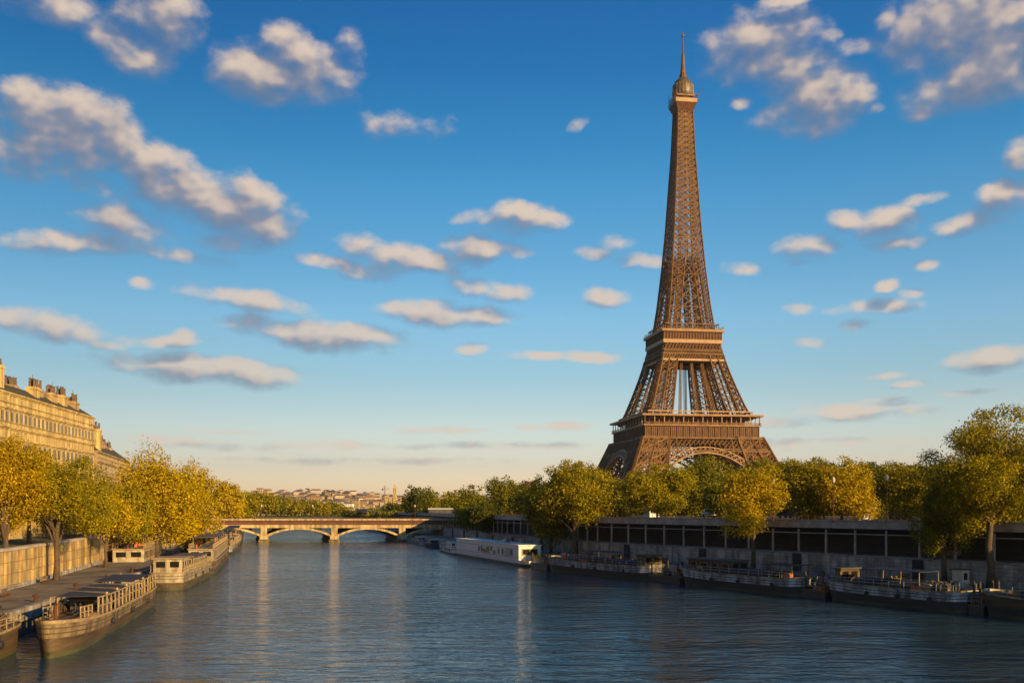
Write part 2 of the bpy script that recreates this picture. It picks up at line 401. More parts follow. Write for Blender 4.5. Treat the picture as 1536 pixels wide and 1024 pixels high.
def tag(o, label=None, cat=None, group=None, kind=None):
    if label: o['label'] = label
    if cat: o['category'] = cat
    if group: o['group'] = group
    if kind: o['kind'] = kind
    return o
def thing(name, label, cat, loc=(0, 0, 0), rz=0, group=None):
    o = bpy.data.objects.new(name, None); o.empty_display_size = .5; COL.objects.link(o)
    o.location = loc; o.rotation_euler = (0, 0, rz)
    return tag(o, label, cat, group)
def copy_thing(src, loc, rz, label, sc=None, top=True):
    c = src.copy(); COL.objects.link(c)
    if top:
        c.location = loc; c.rotation_euler = (0, 0, rz)
        if sc: c.scale = sc
        if label: c['label'] = label
    for ch in src.children:
        k = copy_thing(ch, None, None, None, top=False); k.parent = c
    return c
def lerp(a, b, t): return a + (b - a) * t

# positions: photo column + distance along the view axis (or height of a point on a row)
def at(px, depth, z=0.0): return Vector(((px - 768) / F * depth, depth, z))
def zat(py, depth): return EYE - (py - HOR) * depth / F
def ground(px, py, z):
    d = F * (EYE - z) / (py - HOR); return at(px, d, z)

# ------------------------------------------------------------------ river, banks, quays
def poly_at(line, t):
    """point and unit direction at arc length t along a polyline"""
    for (a, b) in zip(line, line[1:]):
        a = Vector(a); b = Vector(b); l = (b - a).length
        if t <= l or b == Vector(line[-1]): return a + (b - a) * (t / l), (b - a) / l
        t -= l
def offset_line(line, d):
    """shift a polyline sideways (positive = to its right-hand side)"""
    out = []
    for i, p in enumerate(line):
        a = Vector(line[max(i - 1, 0)]); b = Vector(line[min(i + 1, len(line) - 1)])
        t = (b - a).normalized(); out.append((p[0] + t.y * d, p[1] - t.x * d))
    return out
# outer water line of the moored boats, near end first
RB = [(114.6, 18.8), (85.0, 70.6), (55.3, 122.8), (30.6, 166.2), (6.2, 208.9), (-15.8, 277.0), (-42.0, 390.0), (-105.0, 640.0), (-180.0, 900.0)]
LB = [(-24.0, -20.0), (-40.3, 87.0), (-48.5, 136.0), (-58.0, 194.0), (-74.5, 262.0), (-96.0, 358.0), (-103.0, 390.0), (-165.0, 640.0), (-245.0, 900.0)]
RQ = offset_line(RB, 6.2); RWALL = offset_line(RB, 14.0)
LQ = offset_line(LB, -7.5)
LWALL = [(-40.0, -20.0), (-57.5, 88.0), (-66.3, 135.0), (-79.5, 194.0), (-92.0, 262.0), (-112.5, 358.0), (-119.0, 390.0), (-181.0, 640.0), (-261.0, 900.0)]
QZ, LZ, RZ = 2.5, 7.4, 10.8

def sheet(name, pts, z, m, skirt=None):
    b = MB(); b.poly([(x, y, z) for x, y in pts])
    if skirt is not None:
        n = len(pts)
        for i in range(n):
            a, c = pts[i], pts[(i + 1) % n]
            b.quad((a[0], a[1], z), (a[0], a[1], skirt), (c[0], c[1], skirt), (c[0], c[1], z))
    return tag(b.build(name, m), kind='structure')
b = MB(); b.quad((-1200, -300, 0), (1200, -300, 0), (1200, 1400, 0), (-1200, 1400, 0))
tag(b.build('river_water', M['water']), kind='structure')
b = MB(); b.quad((-6000, -1500, -3), (6000, -1500, -3), (6000, 3300, -3), (-6000, 3300, -3))
tag(b.build('river_bed', M['soil']), kind='structure')
def strip(name, l0, l1, z, m, edge=None):
    """flat strip between two polylines, with a vertical face down to the water along the first"""
    b = MB()
    for i in range(len(l0) - 1):
        b.quad((*l0[i], z), (*l0[i + 1], z), (*l1[i + 1], z), (*l1[i], z))
        if edge is not None: b.quad((*l0[i], edge), (*l0[i + 1], edge), (*l0[i + 1], z), (*l0[i], z))
    return tag(b.build(name, m), kind='structure')
strip('quay_left', LQ, offset_line(LWALL, -.6), QZ, M['pave'], -2)
strip('quay_right', RQ, offset_line(RWALL, .8), QZ, M['concrete'], -2)
strip('ground_left', offset_line(LWALL, -.5), [(-3500, y) for x, y in LWALL], LZ, M['grass'])
strip('ground_right', offset_line(RWALL, 4.5), [(3500, y) for x, y in RWALL], RZ, M['grass'], QZ)
# raised stone kerbs along the two quays
for nm, ln, s in (('kerb_left', LQ, -1), ('kerb_right', RQ, 1)):
    b = MB(); o1 = offset_line(ln, s * .6); o0 = offset_line(ln, s * -.06)
    for i in range(len(ln) - 1):
        b.hexa([(*o0[i], 1.4), (*o0[i + 1], 1.4), (*o1[i + 1], 1.4), (*o1[i], 1.4), (*o0[i], 2.68), (*o0[i + 1], 2.68), (*o1[i + 1], 2.68), (*o1[i], 2.68)])
    tag(b.build(nm, M['coping'] if s > 0 else M['quaystone']), kind='structure')
# land closing the valley beyond the river
b = MB()
b.quad((-6000, 715, 7), (6000, 715, 7), (6000, 2300, 12), (-6000, 2300, 12))
b.quad((-6000, 715, -3), (6000, 715, -3), (6000, 715, 7), (-6000, 715, 7))
tag(b.build('far_ground', M['grass']), kind='structure')
# hills on the horizon
HX = [(-3000, 26), (-1500, 30), (-1000, 34), (-860, 48), (-720, 58), (-560, 56), (-430, 46), (-300, 36), (-180, 27), (0, 24), (600, 22), (3000, 24)]
def hill_z(x, y):
    k = (y - 2300) / 700.0; hx = np.interp(x, [p[0] for p in HX], [p[1] for p in HX])
    return 12 + max(0, min(1, k)) ** .8 * (hx - 8)
b = MB(); nx, ny = 120, 10
for i in range(nx):
    for j in range(ny):
        x0, x1 = -3000 + 6000 * i / nx, -3000 + 6000 * (i + 1) / nx; y0, y1 = 2300 + 90 * j, 2300 + 90 * (j + 1)
        b.quad((x0, y0, hill_z(x0, y0)), (x1, y0, hill_z(x1, y0)), (x1, y1, hill_z(x1, y1)), (x0, y1, hill_z(x0, y1)))
tag(b.build('hills', M['grass'], smooth=True), kind='structure')

# ------------------------------------------------------------------ left retaining wall of big stone panels
t = thing('retaining_wall', 'tall sunlit yellow stone wall in panels behind the left quay', 'wall', (0, 0, 0))
lo, li = LWALL, offset_line(LWALL, -.9)
b = MB(); cp = MB(); bt = MB(); base = MB()
for i in range(len(lo) - 1):
    b.hexa([(*lo[i], QZ - .5), (*li[i], QZ - .5), (*li[i + 1], QZ - .5), (*lo[i + 1], QZ - .5), (*lo[i], 7.5), (*li[i], 7.5), (*li[i + 1], 7.5), (*lo[i + 1], 7.5)])
    a, c = offset_line(LWALL, .14), offset_line(LWALL, -1.05)
    cp.hexa([(*a[i], 7.5), (*c[i], 7.5), (*c[i + 1], 7.5), (*a[i + 1], 7.5), (*a[i], 7.85), (*c[i], 7.85), (*c[i + 1], 7.85), (*a[i + 1], 7.85)])
    a = offset_line(LWALL, .35)
    base.hexa([(*a[i], QZ - .2), (*lo[i], QZ - .2), (*lo[i + 1], QZ - .2), (*a[i + 1], QZ - .2), (*a[i], QZ + .55), (*lo[i], QZ + .55), (*lo[i + 1], QZ + .55), (*a[i + 1], QZ + .55)])
b.build('wall_face', M['wallstone'], t); cp.build('coping', M['coping'], t); base.build('footing', M['quaystone'], t)
s = 100.0
for k in range(46):
    p, d = poly_at(LWALL, s); s += 6.2
    n = Vector((d.y, -d.x))
    q = MB(); a = p + n * .001
    pts = [a - d * .4, a + d * .4, a + d * .4 + n * .3, a - d * .4 + n * .3]
    q.hexa([(*x, QZ + .55) for x in pts] + [(*x, 7.498) for x in pts])
    q.build('pilaster', M['wallstone'], t)

# ------------------------------------------------------------------ right quay wall: stone base, open dark gallery, parapet
t = thing('quay_gallery', 'long shaded quay wall with a dark open colonnade over grey stone', 'wall', (0, 0, 0))
def run(b, o0, o1, z0, z1, line=RB):
    a, c = offset_line(line, o0), offset_line(line, o1)
    for i in range(len(a) - 1):
        b.hexa([(*a[i], z0), (*c[i], z0), (*c[i + 1], z0), (*a[i + 1], z0), (*a[i], z1), (*c[i], z1), (*c[i + 1], z1), (*a[i + 1], z1)])
b = MB(); run(b, 14.0, 15.2, QZ - .5, 5.55); b.build('stone_base', M['quaystone'], t)
b = MB(); run(b, 13.9, 18.4, 5.553, 5.80); b.build('gallery_floor', M['concrete'], t)
b = MB(); run(b, 18.4, 18.9, 5.0, 10.79); b.build('back_wall', M['shadeblack'], t)  # recess shade is put into the wall and ceiling colour
b = MB(); run(b, 14.2, 18.4, 9.62, 9.85); b.build('ceiling_slab', M['shadeblack'], t)
b = MB(); run(b, 14.15, 14.35, 8.92, 9.06); b.build('tie_beam', M['coping'], t)
b = MB(); run(b, 13.85, 15.0, 9.853, 10.95); b.build('parapet', M['coping'], t)
b = MB(); run(b, 13.72, 15.1, 10.953, 11.13); b.build('coping', M['concrete'], t)
b = MB(); run(b, 14.25, 14.29, 6.55, 6.62); run(b, 14.25, 14.29, 6.15, 6.2); b.build('handrail', M['irondark'], t)
RA = offset_line(RB, 14.2)
s = 60.0; k = 0
while s < 470:
    p, d = poly_at(RA, s); s += 5.9
    q = MB(); n = Vector((d.y, -d.x)); pts = [p - d * .15 - n * .12, p + d * .15 - n * .12, p + d * .15 + n * .12, p - d * .15 + n * .12]
    q.hexa([(*x, 5.80) for x in pts] + [(*x, 9.62) for x in pts]); q.build('column', M['coping'], t)
# buttresses of the stone base
s = 66.0
while s < 420:
    p, d = poly_at(offset_line(RB, 13.78), s); s += 23.6
    q = MB(); n = Vector((d.y, -d.x)); pts = [p - d * .9, p + d * .9, p + d * .9 + n * .217, p - d * .9 + n * .217]
    q.hexa([(*x, QZ) for x in pts] + [(*x, 5.55) for x in pts]); q.build('buttress', M['shadeblack'], t)
# iron fence on top of the quay, in runs
for j, (s0, s1, lab) in enumerate(((56, 150, 'thin iron fence on the quay top nearest the right edge'), (150, 250, 'thin iron fence on the quay top below the tower'), (250, 345, 'thin iron fence on the quay top next to the bridge'))):
    f = thing('fence', lab, 'fence', (0, 0, 0), group='iron fences on the right quay')
    r = MB(); po = MB(); s = s0; last = None; ln = offset_line(RB, 16.6)
    while s <= s1:
        p, d = poly_at(ln, s)
        po.beam((*p, RZ), (*p, RZ + 1.15), .07)
        if last is not None:
            for z in (.35, .75, 1.12): r.beam((*last, RZ + z), (*p, RZ + z), .06)
        last = p; s += 1.5
    r.v, r.f = r.v + po.v, r.f + [tuple(i + len(r.v) for i in q) for q in po.f]; r.build('railing', M['irondark'], f)

# ------------------------------------------------------------------ lattice tower
TB = RZ
tower = thing('lattice_tower', 'tall brown iron lattice tower tapering to a cupola and thin mast', 'tower', (116.6, 679.0, TB), R(9.3))
WZ = [(0, 62.5), (10, 57), (20, 52), (28, 48.5), (38, 44.3), (46, 41), (57, 36.5), (69, 31.4), (80, 27.6), (92, 23.8), (100, 21.6), (105, 20.6), (115, 18.6), (118, 16.8), (140, 13.9), (164, 11.5), (190, 9.4), (219, 7.7), (245, 6.1), (276, 4.9)]
TZ = [(0, 25), (28, 21.5), (46, 18), (57, 15.5), (80, 12.4), (105, 9.6), (115, 8.8), (118, 8.2), (150, 8.0), (164, 8.4), (178, 9.1), (190, 9.4)]
def Wf(z): return float(np.interp(z, [a for a, _ in WZ], [b for _, b in WZ]))
def Tf(z): return float(np.interp(z, [a for a, _ in TZ], [b for _, b in TZ]))
def face_lattice(b, A, B, z0, z1, nlev, nsub, wm, wf):
    """lattice between the two chords A(z) and B(z)"""
    zs = [lerp(z0, z1, i / nlev) for i in range(nlev + 1)]
    for i in range(nlev):
        a0, b0, a1, b1 = A(zs[i]), B(zs[i]), A(zs[i + 1]), B(zs[i + 1])
        b.beam(a0, b0, wm * .9)
        if nsub == 0: b.beam(a0, b1, wm); b.beam(b0, a1, wm); continue
        b.beam(a0, b1, wm); b.beam(b0, a1, wm)
        for k in range(nsub):       # finer secondary diamonds
            for h in range(2):
                za, zb = h / 2, (h + 1) / 2
                P = lambda u, w: a0.lerp(b0, u).lerp(a1.lerp(b1, u), w)
                u0, u1 = k / nsub, (k + 1) / nsub
                b.beam(P(u0, za), P(u1, zb), wf); b.beam(P(u1, za), P(u0, zb), wf)
                if k: b.beam(P(u0, za), P(u0, zb), wf)
    b.beam(A(z1), B(z1), wm)
def leg(name, sx, sy, z0, z1, nlev, chord, wm, wf, nsub=3):
    def C(i, j): return lambda z: Vector((sx * (Wf(z) - i * Tf(z)), sy * (Wf(z) - j * Tf(z)), z))
    b = MB(); n = 10
    for i in (0, 1):
        for j in (0, 1):
            c = C(i, j)
            for k in range(n): b.beam(c(lerp(z0, z1, k / n)), c(lerp(z0, z1, (k + 1) / n)), chord)
    lt = b
    for A, B in ((C(0, 0), C(1, 0)), (C(0, 0), C(0, 1)), (C(1, 0), C(1, 1)), (C(0, 1), C(1, 1))):
        face_lattice(lt, A, B, z0, z1, nlev, nsub, wm, wf)
    # lift rails and stairs running up inside the leg
    for u, v in ((.3, .3), (.7, .3), (.3, .7), (.5, .02), (.02, .5)):
        p0 = Vector((sx * (Wf(z0) - u * Tf(z0)), sy * (Wf(z0) - v * Tf(z0)), z0)); p1 = Vector((sx * (Wf(z1) - u * Tf(z1)), sy * (Wf(z1) - v * Tf(z1)), z1))
        lt.beam(p0, p1, chord * .75)
    lt.build(name, M['iron'], tower)
for sx in (-1, 1):
    for sy in (-1, 1):
        leg('lower_leg', sx, sy, 0, 48, 5, 1.8, .8, .34, 4)
        leg('middle_leg', sx, sy, 60, 104, 6, 1.15, .5, .24, 2)
        leg('upper_leg', sx, sy, 119, 171, 9, .9, .38, .19, 2)
        q = MB(); q.box(sx * 62.5 - 2 if sx < 0 else 62.5 - 25, sx * 62.5 + 25 if sx < 0 else 64.5, sy * 62.5 - 2 if sy < 0 else 62.5 - 25, sy * 62.5 + 25 if sy < 0 else 64.5, -1.5, 3)
        q.build('masonry_foot', M['coping'], tower)
# faces: F4(axis) maps (u, z, out) on one of the four inclined faces
def fp(k, u, z, o=0.0):
    w = Wf(z) + o
    return [Vector((u, -w, z)), Vector((w, u, z)), Vector((-u, w, z)), Vector((-w, -u, z))][k]
for k in range(4):
    ar = MB(); la = MB(); n = 30
    ri, ro = 36.2, 40.0; zc = 1.5
    P = lambda r, a, o: fp(k, r * cos(a), zc + r * sin(a) * 0.985, o)
    for i in range(n):
        a0, a1 = pi * (.10 + .80 * i / n), pi * (.10 + .80 * (i + 1) / n)
        for r, wd in ((ri, .9), (ro, .8)):
            ar.hexa([P(r, a0, .5), P(r + wd, a0, .5), P(r + wd, a0, -3.0), P(r, a0, -3.0), P(r, a1, .5), P(r + wd, a1, .5), P(r + wd, a1, -3.0), P(r, a1, -3.0)])
        ar.beam(P(ri, a0, .2), P(ro, a1, .2), .35); ar.beam(P(ro, a0, .2), P(ri, a1, .2), .35); ar.beam(P(ri, a0, .2), P(ro, a0, .2), .3)
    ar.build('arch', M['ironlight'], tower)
    # lattice girder filling the face between the arch and the first gallery
    def lim(u, z):
        return abs(u) <= Wf(z) + .5 and (u * u + (z - zc) ** 2) > (ro + .2) ** 2
    z0, z1 = 22.0, 47.5; st = 3.0
    rows = int((z1 - z0) / st)
    for i in range(-17, 17):
        for j in range(rows):
            ua, ub = i * st, (i + 1) * st; za, zb = z0 + j * st, z0 + (j + 1) * st
            for (p, q) in (((ua, za), (ub, zb)), ((ub, za), (ua, zb))):
                if lim(*p) and lim(*q): la.beam(fp(k, p[0], p[1], .1), fp(k, q[0], q[1], .1), .52)
            if lim(ua, za) and lim(ub, za) and j in (3, 6): la.beam(fp(k, ua, za, .2), fp(k, ub, za, .2), .6)
    for z in (38.8, 47.2):
        la.beam(fp(k, -Wf(z), z, .3), fp(k, Wf(z), z, .3), .9)
    for i in range(-6, 7):
        u = i * 6.2
        if lim(u, 39): la.beam(fp(k, u, max(zc + sqrt(max(0, ro * ro - u * u)) if abs(u) < ro else 24, 24), .2), fp(k, u, 47, .2), .7)
    la.build('arch_lattice', M['iron'], tower)
def ring(b, h0, h1, z0, z1, hi0=None):
    """square frame: outer half width h0 at z0, h1 at z1; open inside to hi0"""
    hi = hi0 if hi0 is not None else min(h0, h1) - 2.0
    for k in range(4):
        rot = lambda x, y: [(x, y), (-y, x), (-x, -y), (y, -x)][k]
        b.hexa([(*rot(-h0, -h0), z0), (*rot(h0, -h0), z0), (*rot(hi, -hi), z0), (*rot(-hi, -hi), z0), (*rot(-h1, -h1), z1), (*rot(h1, -h1), z1), (*rot(hi, -hi), z1), (*rot(-hi, -hi), z1)])
def ribs(b, h, z0, z1, step, w, o=.15, depth=.4):
    n = int(2 * h / step)
    for k in range(4):
        for i in range(n + 1):
            u = -h + 2 * h * i / n
            a = [(u, -h - o), (h + o, u), (-u, h + o), (-h - o, -u)][k]
            b.beam((*a, z0), (*a, z1), w, depth)
# first gallery
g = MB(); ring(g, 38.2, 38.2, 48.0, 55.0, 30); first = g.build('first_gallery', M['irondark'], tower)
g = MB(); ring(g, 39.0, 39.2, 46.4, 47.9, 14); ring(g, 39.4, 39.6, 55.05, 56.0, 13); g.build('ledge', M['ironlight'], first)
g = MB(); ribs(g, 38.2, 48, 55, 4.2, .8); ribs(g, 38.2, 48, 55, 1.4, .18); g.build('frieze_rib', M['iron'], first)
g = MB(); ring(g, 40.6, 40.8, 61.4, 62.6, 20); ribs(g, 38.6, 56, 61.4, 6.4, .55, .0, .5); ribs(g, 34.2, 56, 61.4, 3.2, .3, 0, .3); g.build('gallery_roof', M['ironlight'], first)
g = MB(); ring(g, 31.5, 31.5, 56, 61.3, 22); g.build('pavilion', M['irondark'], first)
g = MB(); ribs(g, 39.4, 56, 57.3, 1.6, .12, 0, .12)
for z in (56.7, 57.3):
    for k in range(4):
        a = [((-39.4, -39.4), (39.4, -39.4)), ((39.4, -39.4), (39.4, 39.4)), ((39.4, 39.4), (-39.4, 39.4)), ((-39.4, 39.4), (-39.4, -39.4))][k]
        g.beam((*a[0], z), (*a[1], z), .2)
g.build('railing', M['iron'], first)
g = MB(); ring(g, 35.6, 35.6, 64.6, 65.3, 34.6); ribs(g, 35.0, 62.6, 64.6, 7.5, .35, 0, .35); g.build('upper_rail', M['ironlight'], first)
# curved brackets below the first gallery
g = MB()
for k in range(4):
    for i in range(25):
        u = -37 + 74 * i / 24
        g.beam(fp(k, u * Wf(42) / 38, 41.8, .1), [Vector((u, -38.6, 46.3)), Vector((38.6, u, 46.3)), Vector((-u, 38.6, 46.3)), Vector((-38.6, -u, 46.3))][k], .6)
g.build('bracket', M['iron'], first)
# second gallery
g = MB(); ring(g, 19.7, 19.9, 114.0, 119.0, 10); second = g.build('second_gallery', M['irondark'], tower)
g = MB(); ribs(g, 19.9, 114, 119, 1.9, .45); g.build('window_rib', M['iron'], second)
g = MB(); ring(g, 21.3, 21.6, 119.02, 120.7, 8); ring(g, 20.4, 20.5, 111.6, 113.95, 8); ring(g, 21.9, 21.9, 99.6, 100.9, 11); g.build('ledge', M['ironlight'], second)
g = MB(); la = MB()
for k in range(4):
    for (z0, z1, st, w) in ((106.8, 111.6, 2.4, .38), (104.4, 106.8, 1.25, .3), (100.9, 104.4, 1.7, .34)):
        h = 20.6; n = int(2 * h / st)
        F2 = lambda u, z: fp(k, u * Wf(z) / h, z, .25)
        for i in range(n):
            ua, ub = -h + 2 * h * i / n, -h + 2 * h * (i + 1) / n
            la.beam(F2(ua, z0), F2(ub, z1), w); la.beam(F2(ub, z0), F2(ua, z1), w)
        la.beam(F2(-h, z1), F2(h, z1), .7)
la.build('lattice_girder', M['iron'], second)
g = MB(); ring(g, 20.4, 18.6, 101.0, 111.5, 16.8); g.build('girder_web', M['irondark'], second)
g = MB(); ribs(g, 21.0, 120.7, 122.2, 1.5, .12, 0, .12); ribs(g, 18.5, 120.7, 124.4, 3.4, .3, 0, .3); ring(g, 18.8, 18.8, 124.4, 124.9, 18.2); ring(g, 21.1, 21.1, 122.2, 122.4, 20.9); g.build('railing', M['iron'], second)
# slender lattice columns, stairs and lift guides in the openings of the middle stage
for k in range(4):
    for u0 in (-.62, -.02, .58):
        g = MB()
        for e in (-.55, .55):
            for dz in (0, 1.1):
                P = lambda z: fp(k, u0 * (Wf(z) - Tf(z)) + e, z, -4.0 - dz * 2.2)
                for q in range(6): g.beam(P(60 + q * 7.2), P(60 + (q + 1) * 7.2), .42)
        for q in range(28):
            z = 60 + q * 1.54; A = fp(k, u0 * (Wf(z) - Tf(z)) - .55, z, -5.5); B = fp(k, u0 * (Wf(z + 1.54) - Tf(z + 1.54)) + .55, z + 1.54, -5.5); g.beam(A, B, .24)
        g.build('inner_column', M['iron'], tower)
# between the upper legs: cross ties and the lift shaft
for k in range(4):
    g = MB()
    for i in range(7):
        z = 122 + i * 7.4; z2 = z + 7.4
        gi = Wf(z) - Tf(z); gi2 = Wf(z2) - Tf(z2)
        if gi > .8:
            g.beam(fp(k, -gi, z), fp(k, gi, z), .5); g.beam(fp(k, -gi, z, -.3), fp(k, gi2, z2, -.3), .4); g.beam(fp(k, gi, z, -.3), fp(k, -gi2, z2, -.3), .4)
    g.build('cross_tie', M['iron'], tower)
g = MB()
for x in (-2.2, 2.2):
    for y in (-2.2, 2.2): g.beam((x, y, 119), (x, y, 276), .45)
for i in range(52):
    z = 119 + i * 3; s2 = 2.2
    for (a, c) in (((-s2, -s2), (s2, -s2)), ((s2, -s2), (s2, s2)), ((s2, s2), (-s2, s2)), ((-s2, s2), (-s2, -s2))):
        g.beam((*a, z), (*c, z + 3), .25)
g.build('lift_shaft', M['iron'], tower)
# upper shaft
def S4(i, j): return lambda z: Vector(((1 - 2 * i) * Wf(z), (1 - 2 * j) * Wf(z), z))
g = MB()
for i in (0, 1):
    for j in (0, 1):
        c = S4(i, j)
        for k in range(12): g.beam(c(lerp(171, 276, k / 12)), c(lerp(171, 276, (k + 1) / 12)), .95)
for A, B in ((S4(0, 0), S4(1, 0)), (S4(0, 0), S4(0, 1)), (S4(1, 0), S4(1, 1)), (S4(0, 1), S4(1, 1))):
    Mid = lambda z, A=A, B=B: A(z).lerp(B(z), .5)
    zz = 171.0
    while zz < 275:
        z2 = min(276, zz + max(2.6, Wf(zz) * .62))
        face_lattice(g, A, Mid, zz, z2, 1, 3, .46, .24); face_lattice(g, Mid, B, zz, z2, 1, 3, .46, .24)
        g.beam(Mid(zz), Mid(z2), .7)
        zz = z2
g.build('upper_shaft', M['iron'], tower)
# summit
g = MB(); ring(g, 5.1, 7.4, 270.5, 276.3, 2); ribs(g, 5.2, 268, 272, 1.7, .25)
top = g.build('summit_cabin', M['irondark'], tower)
g = MB(); ring(g, 7.6, 7.6, 276.35, 279.0, 0.5); g.build('balcony', M['ironlight'], top)
g = MB(); ribs(g, 7.4, 279, 281.4, 1.5, .16, 0, .16); ring(g, 7.5, 7.5, 281.4, 281.7, 7.2); ribs(g, 7.8, 276, 283.5, 8.0, .16, 0, .16)
for (x, y) in ((9.3, -8), (9.6, -3), (9.2, 6), (-9.4, -7), (-9.2, 3), (8.8, 8.8)): g.beam((x * .85, y * .85, 277), (x, y, 284.5), .22); g.beam((x - .8, y, 282.5), (x + .8, y, 282.5), .18)
g.build('aerial', M['iron'], top)
g = MB(); g.lathe(0, 0, [(5.6, 279), (5.6, 281), (6.9, 282.6), (7.2, 285), (7.1, 288.6), (6.3, 291.2), (4.6, 293.4), (2.6, 295)], 20); g.build('cupola', M['bronze'], tower, smooth=True)
g = MB(); ring(g, 6.0, 6.0, 281.3, 282.4, 1)
for i in range(20):
    a = 2 * pi * i / 20; g.beam((7.2 * cos(a), 7.2 * sin(a), 283.2), (6.9 * cos(a), 6.9 * sin(a), 290.2), .25)
g.build('cupola_rib', M['ironlight'], tower)
g = MB(); g.lathe(0, 0, [(2.5, 294.6), (2.4, 297), (1.8, 299), (1.25, 304), (.95, 311), (.55, 313), (.4, 318), (.3, 323), (.18, 326.5)], 10)
for z, l in ((300.5, 2.2), (313, 1.4), (318, 1.0), (325, 1.5)): g.beam((-l, 0, z), (l, 0, z), .25); g.beam((0, -l, z), (0, l, z), .25)
g.cbox(0, 0, 324.2, 1.4, 1.4, 1.4); g.build('mast', M['iron'], tower)

# ------------------------------------------------------------------ arched bridge
BY = 389.0; SKEW = -.30; DEPTHB = 26.0
br = thing('arch_bridge', 'cream arched bridge with a thin deck crossing the river', 'bridge', (0, BY, 0))
X0, X1 = -150.0, -14.0
def skbox(b, x0, x1, y0, y1, z0, z1):
    f = lambda x, y, z: (x + SKEW * y, y, z)
    b.hexa([f(x0, y0, z0), f(x1, y0, z0), f(x1, y1, z0), f(x0, y1, z0), f(x0, y0, z1), f(x1, y0, z1), f(x1, y1, z1), f(x0, y1, z1)])
b = MB(); skbox(b, X0, X1, -.6, DEPTHB + .6, 8.32, 8.85); b.build('parapet_band', M['bridge'], br)
b = MB(); skbox(b, X0, X1, 0, DEPTHB, 6.95, 8.318); b.build('deck_girder', M['bridgeshade'], br)  # band coloured as the shadow below the parapet cornice
b = MB(); skbox(b, X0, X1, -.9, -.003, 6.75, 7.05); skbox(b, X0, X1, -.25, -.003, 7.7, 7.85); b.build('cornice', M['bridgeshade'], br)
b = MB(); skbox(b, X0, X1, -.45, .5, 5.35, 6.748); skbox(b, X0, X1, DEPTHB - .5, DEPTHB + .45, 5.35, 6.748); b.build('spandrel_beam', M['bridge'], br)
b = MB()
x = X0
while x < X1:
    skbox(b, x, x + .08, -.5, -.42, 8.85, 9.6); x += 1.9
skbox(b, X0, X1, -.5, -.42, 9.6, 9.68); b.build('railing', M['irondark'], br)
piers = [-124.5, -97.0, -69.5, -43.0, -16.5]
for i, px_ in enumerate(piers):
    b = MB(); skbox(b, px_ - 1.7, px_ + 1.7, 0.2, DEPTHB - .2, -2.5, 2.2); skbox(b, px_ - 2.1, px_ + 2.1, -.4, DEPTHB + .4, -2.5, .7)
    pr = b.build('pier', M['pier'], br)
    b = MB(); skbox(b, px_ - 1.25, px_ + 1.25, -.6, 1.2, 2.203, 5.349); skbox(b, px_ - 1.7, px_ + 1.7, -1.1, .19, .9, 2.2); b.build('pier_post', M['bridge'], pr)
for i in range(4):
    xa, xb = piers[i] + 1.25, piers[i + 1] - 1.25; n = 20
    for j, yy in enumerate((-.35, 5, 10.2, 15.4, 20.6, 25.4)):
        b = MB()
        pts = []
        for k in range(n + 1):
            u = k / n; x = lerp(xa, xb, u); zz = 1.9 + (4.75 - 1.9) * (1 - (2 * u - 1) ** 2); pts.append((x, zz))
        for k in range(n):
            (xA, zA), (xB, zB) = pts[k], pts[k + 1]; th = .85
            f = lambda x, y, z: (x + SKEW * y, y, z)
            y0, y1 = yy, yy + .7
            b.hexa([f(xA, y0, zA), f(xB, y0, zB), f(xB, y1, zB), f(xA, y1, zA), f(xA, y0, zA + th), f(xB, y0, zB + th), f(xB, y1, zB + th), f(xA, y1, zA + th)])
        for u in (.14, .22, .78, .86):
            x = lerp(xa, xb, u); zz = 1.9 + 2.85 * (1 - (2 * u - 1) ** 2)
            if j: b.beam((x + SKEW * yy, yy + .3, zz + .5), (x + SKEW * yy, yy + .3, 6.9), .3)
        b.build('arch_rib', M['bridge'] if j == 0 else M['shadeblack'], br)  # ribs behind the front one coloured near-black as under-arch shade
b = MB(); skbox(b, X0 - 4, -123.5, .3, DEPTHB - .3, -2, 6.94); skbox(b, -17.4, X1 + 3, .3, DEPTHB - .3, -2, 6.94); b.build('abutment', M['pier'], br)
# street lamps on the deck
lamp0 = thing('street_lamp', 'slender dark lamp post on the bridge deck, left half', 'street lamp', (-118, BY + .4, 8.85), group='lamp posts on the bridge')
b = MB(); b.tube([(0, 0, 0), (0, 0, .6), (0, 0, 4.6)], [.2, .1, .07], 6); b.build('post', M['irondark'], lamp0)
b = MB(); b.lathe(0, 0, [(.1, 4.6), (.3, 4.8), (.34, 5.3), (.1, 5.6)], 8); b.build('lantern', M['frame'], lamp0)
for x in (-98, -78, -58, -38, -20):
    c = copy_thing(lamp0, (x, BY + .4, 8.85), 0, 'slender dark lamp post on the bridge deck, ' + ('left half' if x < -68 else 'right half'))
# right bridge head: stone post and stair
pb = at(683, 383, QZ)
t = thing('stone_pylon', 'pale stone pylon where the bridge meets the right quay', 'pylon', (pb.x + 1.2, 383, QZ))
b = MB(); b.cbox(0, 0, 3.6, 1.8, 1.8, 7.2); b.build('shaft', M['bridge'], t); b = MB(); b.cbox(0, 0, 7.45, 2.3, 2.3, .5); b.cbox(0, 0, .3, 2.4, 2.4, .6); b.build('cap', M['coping'], t)

